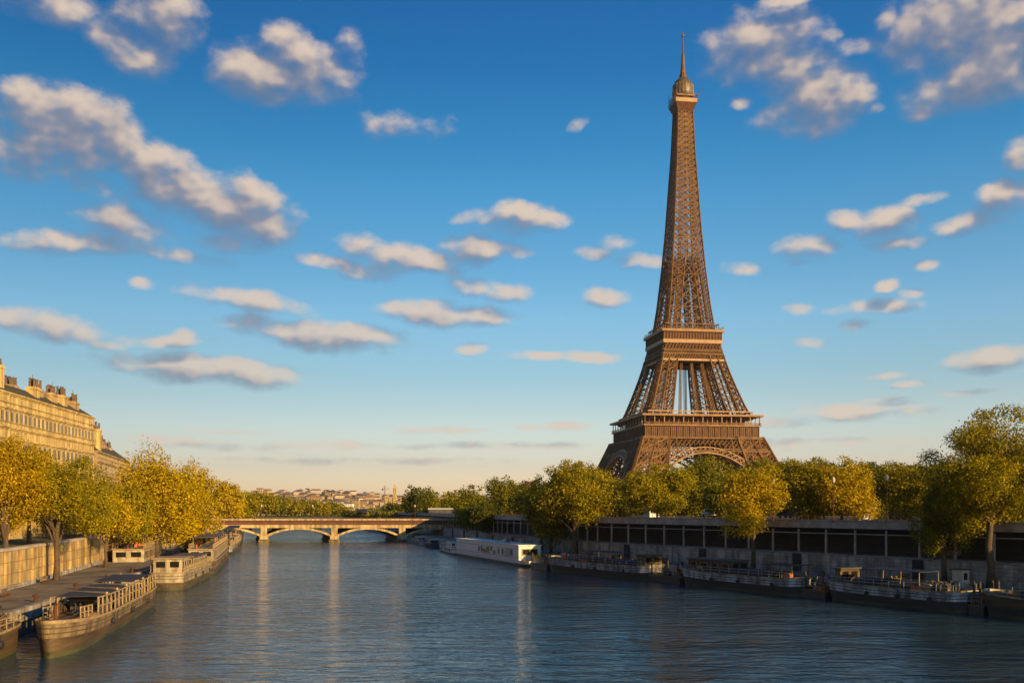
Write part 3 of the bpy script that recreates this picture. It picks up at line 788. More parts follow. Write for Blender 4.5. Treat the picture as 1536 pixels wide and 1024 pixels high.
# ------------------------------------------------------------------ trees
def tree(label, x, y, z0, ztop, w, zbot, m='olive', style='round', seed=0, leaf=None, dens=1.0, group=None, name=None, depthw=None, nb=None, lean=0.0):
    """tapered trunk with limbs; crown of many leaf faces gathered on uneven clumps"""
    rg = np.random.default_rng(seed + 1000)
    dist = hypot(x, y)
    leaf = leaf or max(.26, dist * .0022); w *= 1.14; dens *= 1.2
    H = ztop - z0; cb = zbot - z0; hc = H - cb; cz = cb + hc / 2; dw = depthw or w
    t = thing(name or {'round': 'plane_tree', 'droop': 'weeping_tree', 'tall': 'ash_tree', 'bush': 'broadleaf_tree'}[style], label, 'tree', (x, y, z0), 0, group)
    # clumps
    nb = nb or int(max(14, min(110, 32 * (w * hc) ** .5 / 6)))
    cl = []
    i = 0
    # a handful of big lobes give the crown its uneven outline; clumps sit on them
    K = 4 + int(rg.integers(3)) + (3 if style == 'tall' else 0)
    lobes = []
    for j in range(K):
        d = rg.normal(size=3); d /= np.linalg.norm(d); r0 = rg.uniform(.34, .56) if style != 'tall' else rg.uniform(.26, .40)
        lobes.append((d * (1 - r0) * np.array([1, 1, .95]), r0))
    lobes.append((np.array([0, 0, .38]), .55)); lobes.append((np.array([0, 0, -.15]), .70))
    while len(cl) < nb and i < 4000:
        i += 1
        d = rg.normal(size=3); d /= np.linalg.norm(d)
        r = rg.uniform(.3, 1) ** .4
        lc, lr = lobes[rg.integers(len(lobes))]
        px, py, pz = lc + d * r * lr
        if style == 'droop':
            wd = 1.0 if pz < .2 else sqrt(max(0, 1 - ((pz - .2) / .8) ** 2))
            px, py = px * wd * 1.05, py * wd * 1.05
        elif style == 'tall':
            wd = .55 + .45 * sin(pi * (.5 + pz * .42)); px *= wd * 1.1; py *= wd * 1.1
        elif style == 'round':
            if pz < 0: px *= 1.06; py *= 1.06
        rb = rg.uniform(.09, .21) * (1.1 if style != 'tall' else .62)
        sc = 1.06 - rb * .6
        cl.append((px * sc * w / 2, py * sc * dw / 2, cz + pz * sc * hc / 2 * (1 + .10 * rg.normal()), rb * min(w, dw, hc * 1.2)))
    # fit the clumps to the crown's real extent
    ca = np.array(cl)
    for ax, (lo_, hi_) in enumerate(((-w / 2, w / 2), (-dw / 2, dw / 2), (cb, H))):
        a0, a1 = (ca[:, ax] - ca[:, 3] * .8).min(), (ca[:, ax] + ca[:, 3] * .8).max()
        ca[:, ax] = lo_ + (ca[:, ax] - a0) * (hi_ - lo_) / (a1 - a0)
    cl = [tuple(q) for q in ca]
    # a few outlying sprigs that break the outline
    for k in range(nb // 3):
        d = rg.normal(size=3); d /= np.linalg.norm(d); d[2] = abs(d[2]) if style != 'droop' else d[2]
        cl.append((d[0] * w * .5, d[1] * dw * .5, cz + d[2] * hc * .52, rg.uniform(.05, .09) * min(w, hc)))
    cl = np.array(cl)
    vol = cl[:, 3] ** 2
    nleaf = int(min(60000, dens * 13 * vol.sum() / leaf ** 2))
    idx = rg.choice(len(cl), nleaf, p=vol / vol.sum())
    d = rg.normal(size=(nleaf, 3)); d /= np.linalg.norm(d, axis=1)[:, None]
    rr = rg.uniform(.35, 1.0, nleaf) ** .5 * (1 + .16 * rg.normal(size=nleaf))
    sq = np.array([1.15, 1.15, .85]) if style != 'droop' else np.array([.9, .9, 1.35])
    c = cl[idx, :3] + d * sq * (cl[idx, 3] * rr)[:, None]
    if style == 'droop': c[:, 2] -= (rg.uniform(0, 1, nleaf) ** 2) * .06 * hc
    c[:, 2] = np.maximum(c[:, 2], cb * .8 if style != 'droop' else .4)
    nrm = d * .75 + rg.normal(size=(nleaf, 3)) * .55 + np.array([0, 0, .25]); nrm /= np.linalg.norm(nrm, axis=1)[:, None]
    a = np.cross(nrm, rg.normal(size=(nleaf, 3))); a /= np.linalg.norm(a, axis=1)[:, None]
    bb = np.cross(nrm, a)
    s1 = leaf * rg.uniform(.45, 1.15, nleaf)[:, None] * .5; s2 = s1 * rg.uniform(.5, .9, nleaf)[:, None]
    v = np.stack([c - a * s1, c - bb * s2 + a * s1 * .15, c + a * s1, c + bb * s2 + a * s1 * .15], 1).reshape(-1, 3)
    f = np.arange(nleaf * 4).reshape(-1, 4)
    npmesh('crown', v, f, LM[m], t)
    # trunk and limbs
    b = MB(); rt = max(.16, H * .019); hl = cb + hc * .45
    tx = [(rg.normal() * .08 * k * (H / 20) + lean * k / 5, rg.normal() * .08 * k * (H / 20), hl * k / 5) for k in range(6)]
    tx[0] = (0, 0, -.3)
    b.tube(tx, [rt * 1.5, rt * 1.08, rt, rt * .9, rt * .75, rt * .5], 8)
    tr = b.build('trunk', M['bark'], t, smooth=True)
    b = MB(); order = rg.permutation(len(cl))[:14 if dist < 260 else 6]
    for k in order:
        s = tx[rg.integers(2, 6)]; e = cl[k]
        mid = ((s[0] + e[0]) / 2 + rg.normal() * .3, (s[1] + e[1]) / 2 + rg.normal() * .3, (s[2] * .55 + e[2] * .45))
        b.tube([s, mid, (e[0], e[1], e[2])], [rt * .5, rt * .32, rt * .12], 5)
    b.build('limbs', M['bark'], tr)
    return t
def tree_px(label, px, depth, ytop, wpx, ybot, z0, m='olive', style='round', **k):
    x = (px - 768) / F * depth
    return tree(label, x, depth, z0, zat(ytop, depth), wpx * depth / F, zat(ybot, depth), m, style, **k)

GL = 'golden trees along the left quay'
tree_px('amber tree leaning into the left edge of the picture above the wall', 8, 138, 655, 120, 812, QZ + .2, 'amber', 'round', seed=1, group=GL)
tree_px('olive gold tree with a forked trunk, nearest on the left quay', 84, 146, 682, 138, 806, QZ, 'olive', 'round', seed=2, group=GL, lean=.3)
tree_px('small golden tree with a leaning trunk, second along the left quay', 158, 176, 738, 98, 806, QZ, 'gold', 'round', seed=3, group=GL, lean=.6)
tree_px('huge golden weeping tree, tallest on the left quay', 236, 214, 675, 124, 808, QZ, 'gold', 'droop', seed=4, group=GL, dens=1.1)
tree_px('bright golden weeping tree just left of the bridge end', 280, 236, 700, 92, 818, QZ, 'gold', 'droop', seed=5, group=GL, dens=1.1)
tree_px('shaggy olive tree hiding the foot of the small stepped house', 196, 196, 728, 70, 806, LZ - 4.9, 'olive', 'droop', seed=6, group=GL)
tree_px('rusty gold tree behind the wall in front of the long facade', 44, 160, 676, 84, 790, LZ, 'amber', 'round', seed=7, group=GL)
tree_px('green gold tree behind the wall between facade and weeping trees', 128, 196, 712, 84, 800, LZ, 'olive', 'round', seed=8, group=GL)
tree_px('low green gold tree behind the wall below the chimney house', 178, 215, 735, 60, 800, LZ, 'green', 'round', seed=9, group=GL)
tree_px('dusky gold tree at far left between facade and wall', -20, 168, 690, 70, 800, LZ, 'gold', 'round', seed=10, group=GL)
tree_px('rounded golden tree rising behind the left bridge head', 336, 415, 722, 52, 782, LZ, 'gold', 'round', seed=11)
tree_px('darker rounded tree behind the left bridge head', 366, 440, 738, 44, 782, LZ, 'olive', 'round', seed=12)
GF = 'row of trees on the far left bank beyond the bridge'
for k, (px, yt, w, m) in enumerate([(392, 738, 42, 'olive'), (414, 742, 36, 'green'), (436, 745, 40, 'olive'), (458, 748, 34, 'green'), (478, 747, 36, 'olive'), (497, 752, 30, 'green'), (515, 757, 26, 'olive')]):
    tree_px('rounded tree in the low row above the middle of the bridge', px, 722 + 9 * k, yt, w * 1.2, 774, 7, m, 'bush', seed=20 + k, group=GF, dens=.8)
for k, (px, yt, w, m, d) in enumerate([(548, 763, 46, 'dark', 690), (575, 759, 44, 'green', 640), (600, 752, 48, 'dark', 560), (530, 766, 40, 'dark', 735), (562, 766, 40, 'olive', 600), (590, 764, 44, 'green', 520)]):
    tree_px('low dark tree below the distant city, above the bridge', px, d, yt, w, 779, RZ - 4, m, 'bush', seed=30 + k, group='dark trees beyond the bridge', dens=.8)
tree_px('pair crowned dark tree standing left of the red building', 622, 450, 728, 34, 776, RZ - 1, 'dark', 'round', seed=40)
tree_px('dark tree with a split top touching the red building', 643, 455, 732, 32, 776, RZ - 1, 'green', 'round', seed=41)
GR = 'trees on the upper right bank'
tree_px('dark tree at the left end of the right bank, by the red building', 712, 330, 730, 54, 800, QZ, 'green', 'round', seed=50)
tree_px('tall dark tree with a domed top right of the bridge', 757, 335, 716, 60, 790, RZ - 1, 'green', 'round', seed=51)
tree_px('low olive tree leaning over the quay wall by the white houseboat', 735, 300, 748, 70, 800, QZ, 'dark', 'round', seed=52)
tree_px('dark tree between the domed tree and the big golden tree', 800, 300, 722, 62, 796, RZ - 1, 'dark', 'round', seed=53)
tree_px('big golden green tree with a bare straight trunk, left of the tower', 862, 218, 694, 112, 788, QZ, 'olive', 'round', seed=54, dens=1.1)
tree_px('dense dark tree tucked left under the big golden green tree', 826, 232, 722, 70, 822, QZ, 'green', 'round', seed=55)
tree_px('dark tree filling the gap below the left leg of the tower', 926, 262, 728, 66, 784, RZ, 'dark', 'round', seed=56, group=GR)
tree_px('round bright green tree in front of the tower left foot', 986, 217, 697, 96, 776, RZ, 'olive', 'round', seed=57, group=GR)
tree_px('dark green tree under the tower arch', 1058, 262, 688, 84, 782, RZ, 'green', 'round', seed=58, group=GR)
tree_px('golden tree on the lower quay with a dark bare trunk, below the tower right foot', 1130, 169, 697, 86, 806, QZ, 'gold', 'round', seed=59)
tree_px('deep green tree behind the golden quay tree', 1095, 226, 700, 70, 782, RZ, 'green', 'round', seed=60, group=GR)
tree_px('wide green gold tree just right of the tower', 1212, 188, 690, 92, 784, RZ, 'olive', 'round', seed=61, group=GR)
tree_px('bright gold tree right of the wide green gold tree', 1262, 184, 690, 80, 782, RZ, 'gold', 'round', seed=62, group=GR)
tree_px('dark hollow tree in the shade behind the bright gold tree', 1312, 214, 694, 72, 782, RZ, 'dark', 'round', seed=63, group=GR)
tree_px('olive tree standing left of the ragged corner tree', 1356, 190, 697, 80, 784, RZ, 'olive', 'round', seed=64, group=GR)
tree_px('drooping dark green tree hanging over the colonnade at right', 1417, 137, 690, 84, 828, QZ, 'green', 'droop', seed=65)
tree_px('tall ragged green gold tree with a lit trunk at the right edge', 1486, 130.6, 619, 184, 806, QZ, 'olive', 'tall', seed=66, dens=1.0, nb=130)
tree_px('dense green tree under the ragged corner tree at the right edge', 1535, 155, 672, 100, 790, RZ, 'green', 'round', seed=67, group=GR)
tree_px('dusky tree right at the corner behind the lit trunk', 1470, 182, 700, 90, 786, RZ, 'dark', 'round', seed=68, group=GR)
for k in range(11):
    px = 1150 + 38 * k
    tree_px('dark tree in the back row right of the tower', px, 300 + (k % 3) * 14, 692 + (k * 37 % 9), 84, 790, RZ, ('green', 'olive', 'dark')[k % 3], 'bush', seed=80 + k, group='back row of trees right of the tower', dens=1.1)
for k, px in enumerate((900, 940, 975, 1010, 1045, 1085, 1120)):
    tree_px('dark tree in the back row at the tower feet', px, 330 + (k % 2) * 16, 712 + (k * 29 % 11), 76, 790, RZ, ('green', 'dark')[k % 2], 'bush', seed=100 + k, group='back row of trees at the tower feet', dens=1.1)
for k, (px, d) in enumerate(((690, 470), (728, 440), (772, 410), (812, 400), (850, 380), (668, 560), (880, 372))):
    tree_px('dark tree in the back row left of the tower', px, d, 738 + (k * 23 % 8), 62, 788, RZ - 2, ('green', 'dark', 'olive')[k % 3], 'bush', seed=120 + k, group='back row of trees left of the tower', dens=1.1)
# outside the frame, the rows go on
for k, (x, y, h) in enumerate(((95, 120, 15), (112, 92, 16), (128, 60, 15), (-62, 96, 16), (-58, 60, 15))):
    tree('tree of the row beyond the picture edge', x, y, RZ if x > 0 else QZ, (RZ if x > 0 else QZ) + h, 13, (RZ if x > 0 else QZ) + 4, 'green' if x > 0 else 'gold', 'round', seed=140 + k, group='rows of trees beyond the picture edge', leaf=.6)

# ------------------------------------------------------------------ buildings
def building(name, label, origin, ang, length, depth, floors, roof, chimneys, wallm, base=0.0, win=None, top_w=None, nwin=None):
    """floors: (z0, z1, spacing, window width); local x along the facade, outward = -y"""
    t = thing(name, label, 'building', origin, ang)
    H = floors[-1][1]
    w = MB(); w.box(0, length, .55, depth, 0, H)
    for i, (z0, z1, sp, ww) in enumerate(floors):
        sill, head = z0 + (z1 - z0) * .22, z1 - (z1 - z0) * .2
        w.box(0, length, 0, .548, z0, sill); w.box(0, length, 0, .548, head, z1)
        n = max(1, int(length / sp)); step = length / n
        for k in range(n + 1):
            xa = max(0, k * step - (step - ww) / 2); xb = min(length, k * step + (step - ww) / 2)
            w.box(xa, xb, .002, .546, sill, head)
    w.build('wall', wallm, t)
    for i, (z0, z1, sp, ww) in enumerate(floors):
        c = MB(); c.box(-.15, length + .15, -.38, -.002, z1 - .30, z1 - .04); c.box(-.05, length + .05, -.16, -.003, z1 - .55, z1 - .303)
        if i >= len(floors) - 3:
            c.box(0, length, -.40, -.30, z1 + .80, z1 + .90) if i < len(floors) - 1 else None
        c.build('cornice', M['coping'] if wallm is None else wallm, t)
        sill, head = z0 + (z1 - z0) * .22, z1 - (z1 - z0) * .2
        n = max(1, int(length / sp)); step = length / n
        if sp < 50 and (i >= len(floors) - nwin if nwin else True):
            for k in range(n):
                xc = (k + .5) * step
                g = MB(); g.quad((xc - ww / 2, .05, sill), (xc + ww / 2, .05, sill), (xc + ww / 2, .05, head), (xc - ww / 2, .05, head)); wo_ = g.build('window', M['glass'], t)
                g = MB(); h = ww / 2
                g.box(xc - h, xc - h + .08, .02, .048, sill, head); g.box(xc + h - .08, xc + h, .02, .048, sill, head); g.box(xc - .03, xc + .03, .02, .047, sill, head)
                g.box(xc - h - .12, xc + h + .12, -.12, -.003, sill - .14, sill - .002); g.box(xc - h, xc + h, .02, .046, head - .1, head)
                g.build('frame', M['frame'], wo_)
    # mansard roof
    r = MB(); rh, inset = roof
    p = [(0, 0), (length, 0), (length, depth), (0, depth)]; q = [(inset * .4, inset), (length - inset * .5, inset), (length - inset * .5, depth - inset), (inset * .4, depth - inset)]
    r.hexa([(*a, H + .003) for a in p] + [(*a, H + rh) for a in q])
    rf = r.build('roof', M['mossroof'], t)
    rg = random.Random(int(length * 7))
    for (cx, cw, ch, cy) in chimneys:
        c = MB(); c.box(cx - cw / 2, cx + cw / 2, cy, cy + 2.6, H - .2, H + ch); c.box(cx - cw / 2 - .18, cx + cw / 2 + .18, cy - .18, cy + 2.78, H + ch - .7, H + ch - .3)
        st = c.build('chimney', wallm, rf)
        n = max(3, int(cw / .55))
        c = MB()
        for j in range(n):
            for yy in (.5, 1.3, 2.1):
                x = cx - cw / 2 + (j + .5) * cw / n; hh = rg.uniform(.5, 1.9)
                c.tube([(x, cy + yy, H + ch - .1), (x, cy + yy, H + ch + hh), (x, cy + yy, H + ch + hh + .15)], [.19, .15, .22], 6)
                if rg.random() < .3: c.beam((x, cy + yy, H + ch + hh), (x, cy + yy, H + ch + hh + rg.uniform(.5, 1.4)), .05); c.beam((x - .5, cy + yy, H + ch + hh + .5), (x + .5, cy + yy, H + ch + hh + .5), .05)
        c.build('chimney_pots', M['pot'], rf)
    # dormers
    return t
A0, A1 = Vector((-90.5, 176.0)), Vector((-96.6, 230.0))
ang = math.atan2(A1.y - A0.y, A1.x - A0.x)
st = A0 - (A1 - A0).normalized() * 34
fl = [(0, 4.2, 4.4, 1.6), (4.2, 7.7, 4.4, 1.5), (7.7, 11.2, 4.4, 1.5), (11.2, 14.8, 3.4, 1.9), (14.8, 18.4, 2.7, 1.7), (18.4, 20.4, 90, .1), (20.4, 23.9, 2.25, 1.35), (23.9, 26.6, 90, .1)]
Ltot = (A1 - A0).length + 34
big = building('apartment_building', 'long cream stone apartment block with a row of tall chimneys, far left', (st.x, st.y, LZ), ang, Ltot, 16, fl, (2.2, 3.2), [], M['facade'], nwin=5)
# chimneys of the long block, one by one
def chimney(parent, cx, cy, w, z0, h, m, pots, rg, seed=0):
    c = MB(); c.box(cx - w / 2, cx + w / 2, cy, cy + 1.8, z0, z0 + h); c.box(cx - w / 2 - .15, cx + w / 2 + .15, cy - .15, cy + 1.95, z0 + h - .6, z0 + h - .25)
    s = c.build('chimney', m, parent); c = MB()
    for j in range(pots):
        x = cx - w / 2 + (j + .5) * w / pots
        for yy in (.5, 1.3):
            hh = rg.uniform(.6, 1.7)
            c.tube([(x, cy + yy, z0 + h - .05), (x, cy + yy, z0 + h + hh), (x, cy + yy, z0 + h + hh + .2)], [.24, .19, .27], 6)
    for j in range(2):
        x = cx + rg.uniform(-w / 2, w / 2); c.beam((x, cy + .9, z0 + h), (x, cy + .9, z0 + h + rg.uniform(1.5, 2.6)), .06); c.beam((x - .5, cy + .9, z0 + h + 1.6), (x + .5, cy + .9, z0 + h + 1.6), .06)
    c.build('chimney_pots', M['pot'], parent)
rg = random.Random(3)
roof_big = [c for c in big.children if c.name.startswith('roof')][0]
for (x, w, h, m, cy) in ((37.6, 1.9, 5.0, 'facade', 1.0), (40.2, 1.2, 3.4, 'pot', 2.0), (50.5, 3.6, 2.9, 'pot', 3.4), (56.5, 2.4, 3.3, 'facade', 1.4), (61.5, 2.6, 3.5, 'pot', 2.4), (67.2, 3.0, 3.3, 'pot', 1.6), (73.0, 3.0, 3.5, 'facade', 1.4), (77, 1.6, 2.6, 'pot', 3), (81, 3.2, 3.0, 'pot', 1.5), (20, 4, 4, 'facade', 2), (46.5, 3.2, 2.4, 'pot', 5)):
    chimney(roof_big, x, cy, w, 26.4, h, M['facade2' if m == 'pot' else m], max(2, int(w / .8)), rg)
ang2 = math.atan2(60, -15)
s0 = at(145, 236)
fl2 = [(0, 3.6, 4, 1.5), (3.6, 7.0, 3.4, 1.4), (7.0, 10.4, 3.4, 1.4), (10.4, 13.8, 3.0, 1.2), (13.8, 17.0, 2.6, 1.2), (17.0, 19.3, 2.2, .9)]
small = building('townhouse', 'lower ochre townhouse with clustered chimneys and a mossy roof beside the long block', (s0.x, s0.y, LZ), ang2, 60, 14, fl2, (3.6, 4.5), [], M['facade2'])
roof_small = [c for c in small.children if c.name.startswith('roof')][0]
for (x, w, h, m, cy) in ((2.5, 4.0, 5.2, 'pot', 2.2), (9, 2.4, 6.0, 'facade', .4), (13.5, 3.2, 4.8, 'pot', 2), (20, 3.0, 4.2, 'facade2', 2), (27, 3.0, 4.0, 'pot', 2.4), (36, 4.0, 3.6, 'facade2', 3), (46, 3.0, 3.4, 'pot', 3)):
    chimney(roof_small, x, cy, w, 19.0, h, M['facade2' if m == 'pot' else m], max(2, int(w / .8)), rg)

def house(name, label, x, y, z, w, d, h, wm, rm, rh=2.5, group=None, nw=0, flat=False, ang=0.0, cat='building'):
    t = thing(name, label, cat, (x, y, z), ang, group)
    b = MB(); b.box(-w / 2, w / 2, -d / 2, d / 2, -6, h); b.build('wall', wm, t)
    b = MB()
    if flat: b.box(-w / 2 - .4, w / 2 + .4, -d / 2 - .4, d / 2 + .4, h + .003, h + rh)
    else:
        e = .5; o = [(-w / 2 - e, -d / 2 - e), (w / 2 + e, -d / 2 - e), (w / 2 + e, d / 2 + e), (-w / 2 - e, d / 2 + e)]; i_ = [(-w * .3, -d * .02), (w * .3, -d * .02), (w * .3, d * .02), (-w * .3, d * .02)]
        b.hexa([(*a, h + .003) for a in o] + [(*a, h + rh) for a in i_])
    b.build('roof', rm, t)
    if nw:
        rows = max(1, int(h / 3.4))
        for r in range(rows):
            for k in range(nw):
                xc = -w / 2 + (k + .5) * w / nw; zc = (r + .55) * h / rows
                b = MB(); b.box(xc - w / nw * .22, xc + w / nw * .22, -d / 2 - .08, -d / 2 - .003, zc - .9, zc + .9); b.build('window', M['glass'], t)
    return t
# buildings of the city seen over the bridge
rg = random.Random(11)
wm_ = [M['plaster1'], M['plaster2'], M['facade2'], M['facade2'], M['plaster2']]; rm_ = [M['slate'], M['redroof'], M['slate'], M['zinc'], M['redroof']]
cnt = 0
for k in range(210):
    y = 2320 + 800 * (k / 210.0) ** 1.0; px = rg.uniform(380, 720)
    x = (px - 768) / F * y; z = hill_z(x, y); s = rg.uniform(.7, 1.7)
    house('house', 'small pale house crowded on the distant hill', x, y, z, rg.uniform(10, 26) * s, rg.uniform(12, 18), rg.uniform(4, 10), rg.choice(wm_), rg.choice(rm_), rg.uniform(2, 5), group='houses on the distant hill', ang=rg.uniform(-.5, .5), cat='house')
GC = 'buildings along the river beyond the bridge'
mid_ = [(392, 770, 30, 'plaster1'), (412, 768, 26, 'facade'), (432, 771, 22, 'plaster3'), (452, 768, 24, 'plaster1'), (472, 771, 26, 'plaster2'), (500, 761, 24, 'facade'), (520, 763, 22, 'plaster1'), (523, 755, 14, 'plaster3'), (545, 768, 26, 'facade'), (556, 757, 12, 'plaster2'), (565, 764, 20, 'plaster2'), (505, 752, 18, 'plaster2'), (532, 750, 14, 'facade2'), (545, 751, 14, 'facade2')]
for k, (px, yt, w, wmn) in enumerate(mid_):
    d = 1100 + 90 * k if yt < 765 else 800 + 12 * k
    z = 6; x = (px - 768) / F * d
    house('riverside_building', 'low pale building with a row of windows beyond the bridge', x, d, z, w * d / F, 16, zat(yt, d) - z, M[wmn], M['slate'] if k % 3 else M['redroof'], 3, group=GC, nw=6, ang=rg.uniform(-.2, .2))
# the tall slabs on the skyline
for (px, yt, yb, w, lab) in ((580, 745, 762, 5, 'squat pale tower, left one of the skyline cluster'), (592, 733, 762, 4.4, 'tallest pale tower of the skyline cluster with a stepped top'), (586, 748, 762, 5, 'low block joining the two pale skyline towers')):
    d = 1900; t = house('tower_block', lab, (px - 768) / F * d, d, 10, w * d / F, 10, zat(yt, d) - 10, M['facade'], M['plaster2'], 2.5, nw=3, flat=True)
    if px == 592:
        b = MB(); hh = zat(yt, d) - 10; b.box(-1.6, 1.6, -3, 3, hh + 2.51, hh + 8); b.build('spire', M['facade'], t)
t = house('tower_block', 'grey tower block on the hill crest above the left trees', at(390, 2300).x, 2300, 30, 13, 12, zat(733, 2300) - 30, M['plaster2'], M['slate'], 2, nw=3, flat=True)
# tower crane
d = 1900; x = (577 - 768) / F * d
t = thing('tower_crane', 'thin dark tower crane standing on the far skyline', 'crane', (x, d, 10))
hh = zat(728, d) - 10
b = MB()
for s1 in (-.9, .9):
    for s2 in (-.9, .9): b.beam((s1, s2, 0), (s1, s2, hh), .3)
for k in range(int(hh / 3)): b.beam((-.9, -.9, k * 3), (.9, -.9, k * 3 + 3), .3)
b.build('mast', M['irondark'], t)
b = MB(); b.beam((-5, 0, hh - 6), (9, 0, hh - 6), .5); b.beam((0, 0, hh), (9, 0, hh - 6), .2); b.beam((0, 0, hh), (-5, 0, hh - 6), .2); b.cbox(-4, 0, hh - 7.5, 3, 1.5, 3); b.build('jib', M['irondark'], t)
# red building with a glazed front, right of the far trees
d = 560; x = (676 - 768) / F * d
t = thing('red_brick_building', 'red and pink building with a pale roof seen above the bridge end', 'building', (x, d, 8), -.12)
b = MB(); b.box(-9, 10, 0, 14, -4, 10.3); b.build('wall', M['redbrick'], t)
b = MB(); b.box(-9.6, 10.6, -.7, 14.5, 10.303, 11.3); b.box(-6, 6, 3, 11, 11.303, 12.6); b.build('roof', M['plaster2'], t)
b = MB(); b.box(-9.2, 10.2, -.25, -.003, 6.9, 7.4); b.box(-9.2, 10.2, -.25, -.003, 3.3, 3.8); b.build('cornice', M['plaster3'], t)
for r in range(3):
    for k in range(8):
        xc = -8 + k * 2.35
        g = MB(); g.box(xc - .6, xc + .6, -.12, -.004, .9 + r * 3.3, 2.8 + r * 3.3); wo_ = g.build('window', M['glass'], t)
        g = MB(); g.box(xc - .75, xc - .61, -.2, -.004, .8 + r * 3.3, 2.9 + r * 3.3); g.box(xc + .61, xc + .75, -.2, -.004, .8 + r * 3.3, 2.9 + r * 3.3); g.build('frame', M['plaster3'], wo_)
t = house('station_hall', 'low dark hall with a blue grey roof below the red building', at(668, 430).x, 445, 7, 16, 10, 5.4, M['zinc'], M['steel'], .8, nw=8, flat=True)
# behind the right bank trees
for k, (px, d, yt, w) in enumerate(((792, 620, 728, 22), (1300, 420, 745, 30))):
    house('pavilion', ('pink roofed building peeping out between the trees left of the tower', 'low pale pavilion glimpsed through the trees at right')[k], at(px, d).x, d, RZ, w * d / F, 12, zat(yt, d) - RZ, M['plaster1'], M['redroof'], 2.5, nw=5)
# kiosks and parked vehicles on the upper right quay
def kiosk(label, px, depth, cm, cat='kiosk'):
    p = at(px, depth); t = thing('kiosk', label, cat, (p.x, p.y, RZ), R(-60 + 90))
    b = MB(); b.box(-1.5, 1.5, -1, 1, 0, 2.3); b.build('booth', M['white'], t)
    b = MB(); b.hexa([(-1.9, -1.9, 2.2), (1.9, -1.9, 2.2), (1.9, 1.2, 2.75), (-1.9, 1.2, 2.75), (-1.9, -1.9, 2.3), (1.9, -1.9, 2.3), (1.9, 1.2, 2.9), (-1.9, 1.2, 2.9)]); b.build('awning', M[cm], t)
    b = MB(); b.box(-1.3, 1.3, -1.03, -1.003, 1.0, 1.9); b.build('hatch', M['glass'], t)
kiosk('white kiosk with a yellow awning on the quay top, in front of the tower', 978, 252, 'yellow')
kiosk('white kiosk with a pale awning on the quay top, among the right trees', 1296, 205, 'offwhite')
def van(label, px, depth, m):
    p = at(px, depth); t = thing('parked_van', label, 'van', (p.x, p.y, RZ), math.atan2(.869, -.495))
    b = MB(); pr = [(-2.4, .45), (2.5, .45), (2.5, 1.1), (1.7, 1.25), (1.1, 2.1), (-2.4, 2.15)]
    n = len(pr)
    b.poly([(x, -.95, z) for x, z in pr]); b.poly([(x, .95, z) for x, z in pr][::-1])
    for i in range(n): a, c = pr[i], pr[(i + 1) % n]; b.quad((a[0], -.95, a[1]), (c[0], -.95, c[1]), (c[0], .95, c[1]), (a[0], .95, a[1]))
    b.build('body', m, t)
    b = MB(); b.box(-2.0, 1.0, -.97, -.953, 1.3, 1.9); b.box(-2.0, 1.0, .953, .97, 1.3, 1.9); b.build('side_window', M['glass'], t)
    for x in (-1.6, 1.6):
        for y in (-.9, .9):
            w = MB(); w.tube([(x, y - .12, .36), (x, y + .12, .36)], [.36, .36], 12); w.build('wheel', M['canvas'], t)
van('white van parked on the quay top behind the fence, left of the golden quay tree', 1066, 250, M['white'])
van('dark blue van parked on the quay top right of the golden quay tree', 1182, 225, M['bluecanvas'])
van('grey van parked on the quay top near the ragged tree', 1350, 205, M['steel'])
for k, (px, d) in enumerate(((946, 222), (1160, 168), (1250, 158), (1330, 148))):
    p = at(px, d); t = thing('street_lamp', ('grey lamp post on the quay top left of the yellow kiosk', 'grey lamp post on the quay top beside the golden quay tree', 'grey lamp post on the quay top among the right trees', 'grey lamp post on the quay top near the pale kiosk')[k], 'street lamp', (p.x, p.y, RZ), 0)
    b = MB(); b.tube([(0, 0, 0), (0, 0, 1), (0, 0, 6.2)], [.14, .09, .06], 6); b.build('post', M['irondark'], t); b = MB(); b.lathe(0, 0, [(.08, 6.2), (.26, 6.4), (.3, 6.9), (.08, 7.2)], 8); b.build('lantern', M['frame'], t)

# ------------------------------------------------------------------ boats
def hull_pts(L_, W, H, x, bow, stern, sheer):
    """half width and deck height at station x (0 = stern, L = bow)"""
    u = x / L_
    hw = 1.0
    if u > 1 - bow: hw = sqrt(max(0, 1 - ((u - (1 - bow)) / bow) ** 2.2))
    if u < stern: hw = min(hw, .62 + .38 * sqrt(max(0, 1 - ((stern - u) / stern) ** 2)))
    z = H * (1 + sheer * (max(0, (u - .62) / .38) ** 2 + .5 * max(0, (.25 - u) / .25) ** 2))
    return max(.03, hw) * W / 2, z
def hull_band(b, L_, W, H, bow, stern, sheer, f0, f1, grow=0.0, n=34, flare=.80):
    """a band of the shell from fraction f0 to f1 of the freeboard"""
    xs = [L_ * (1 - (1 - i / n) ** 1.9) for i in range(n + 1)]
    def ring_(x, f):
        hw, z = hull_pts(L_, W, H, x, bow, stern, sheer)
        k = flare + (1 - flare) * max(0, f) ** .7; rake = .9 * max(0, f) * (x / L_) ** 6
        return x + rake, hw * k + grow, -0.6 + (z + .6) * f if f >= 0 else -.6
    for i in range(n):
        a0, w0, z0 = ring_(xs[i], f0); a1, w1, z1 = ring_(xs[i + 1], f0); c0, v0, y0 = ring_(xs[i], f1); c1, v1, y1 = ring_(xs[i + 1], f1)
        for s in (-1, 1): b.quad((a0, s * w0, z0), (a1, s * w1, z1), (c1, s * v1, y1), (c0, s * v0, y0))
    a, w, z = ring_(0, f0); c, v, y = ring_(0, f1); b.quad((a - grow, -w, z), (a - grow, w, z), (c - grow, v, y), (c - grow, -v, y))
    a, w, z = ring_(L_, f0); c, v, y = ring_(L_, f1); b.quad((a, -w, z), (a, w, z), (c, v, y), (c, -v, y))
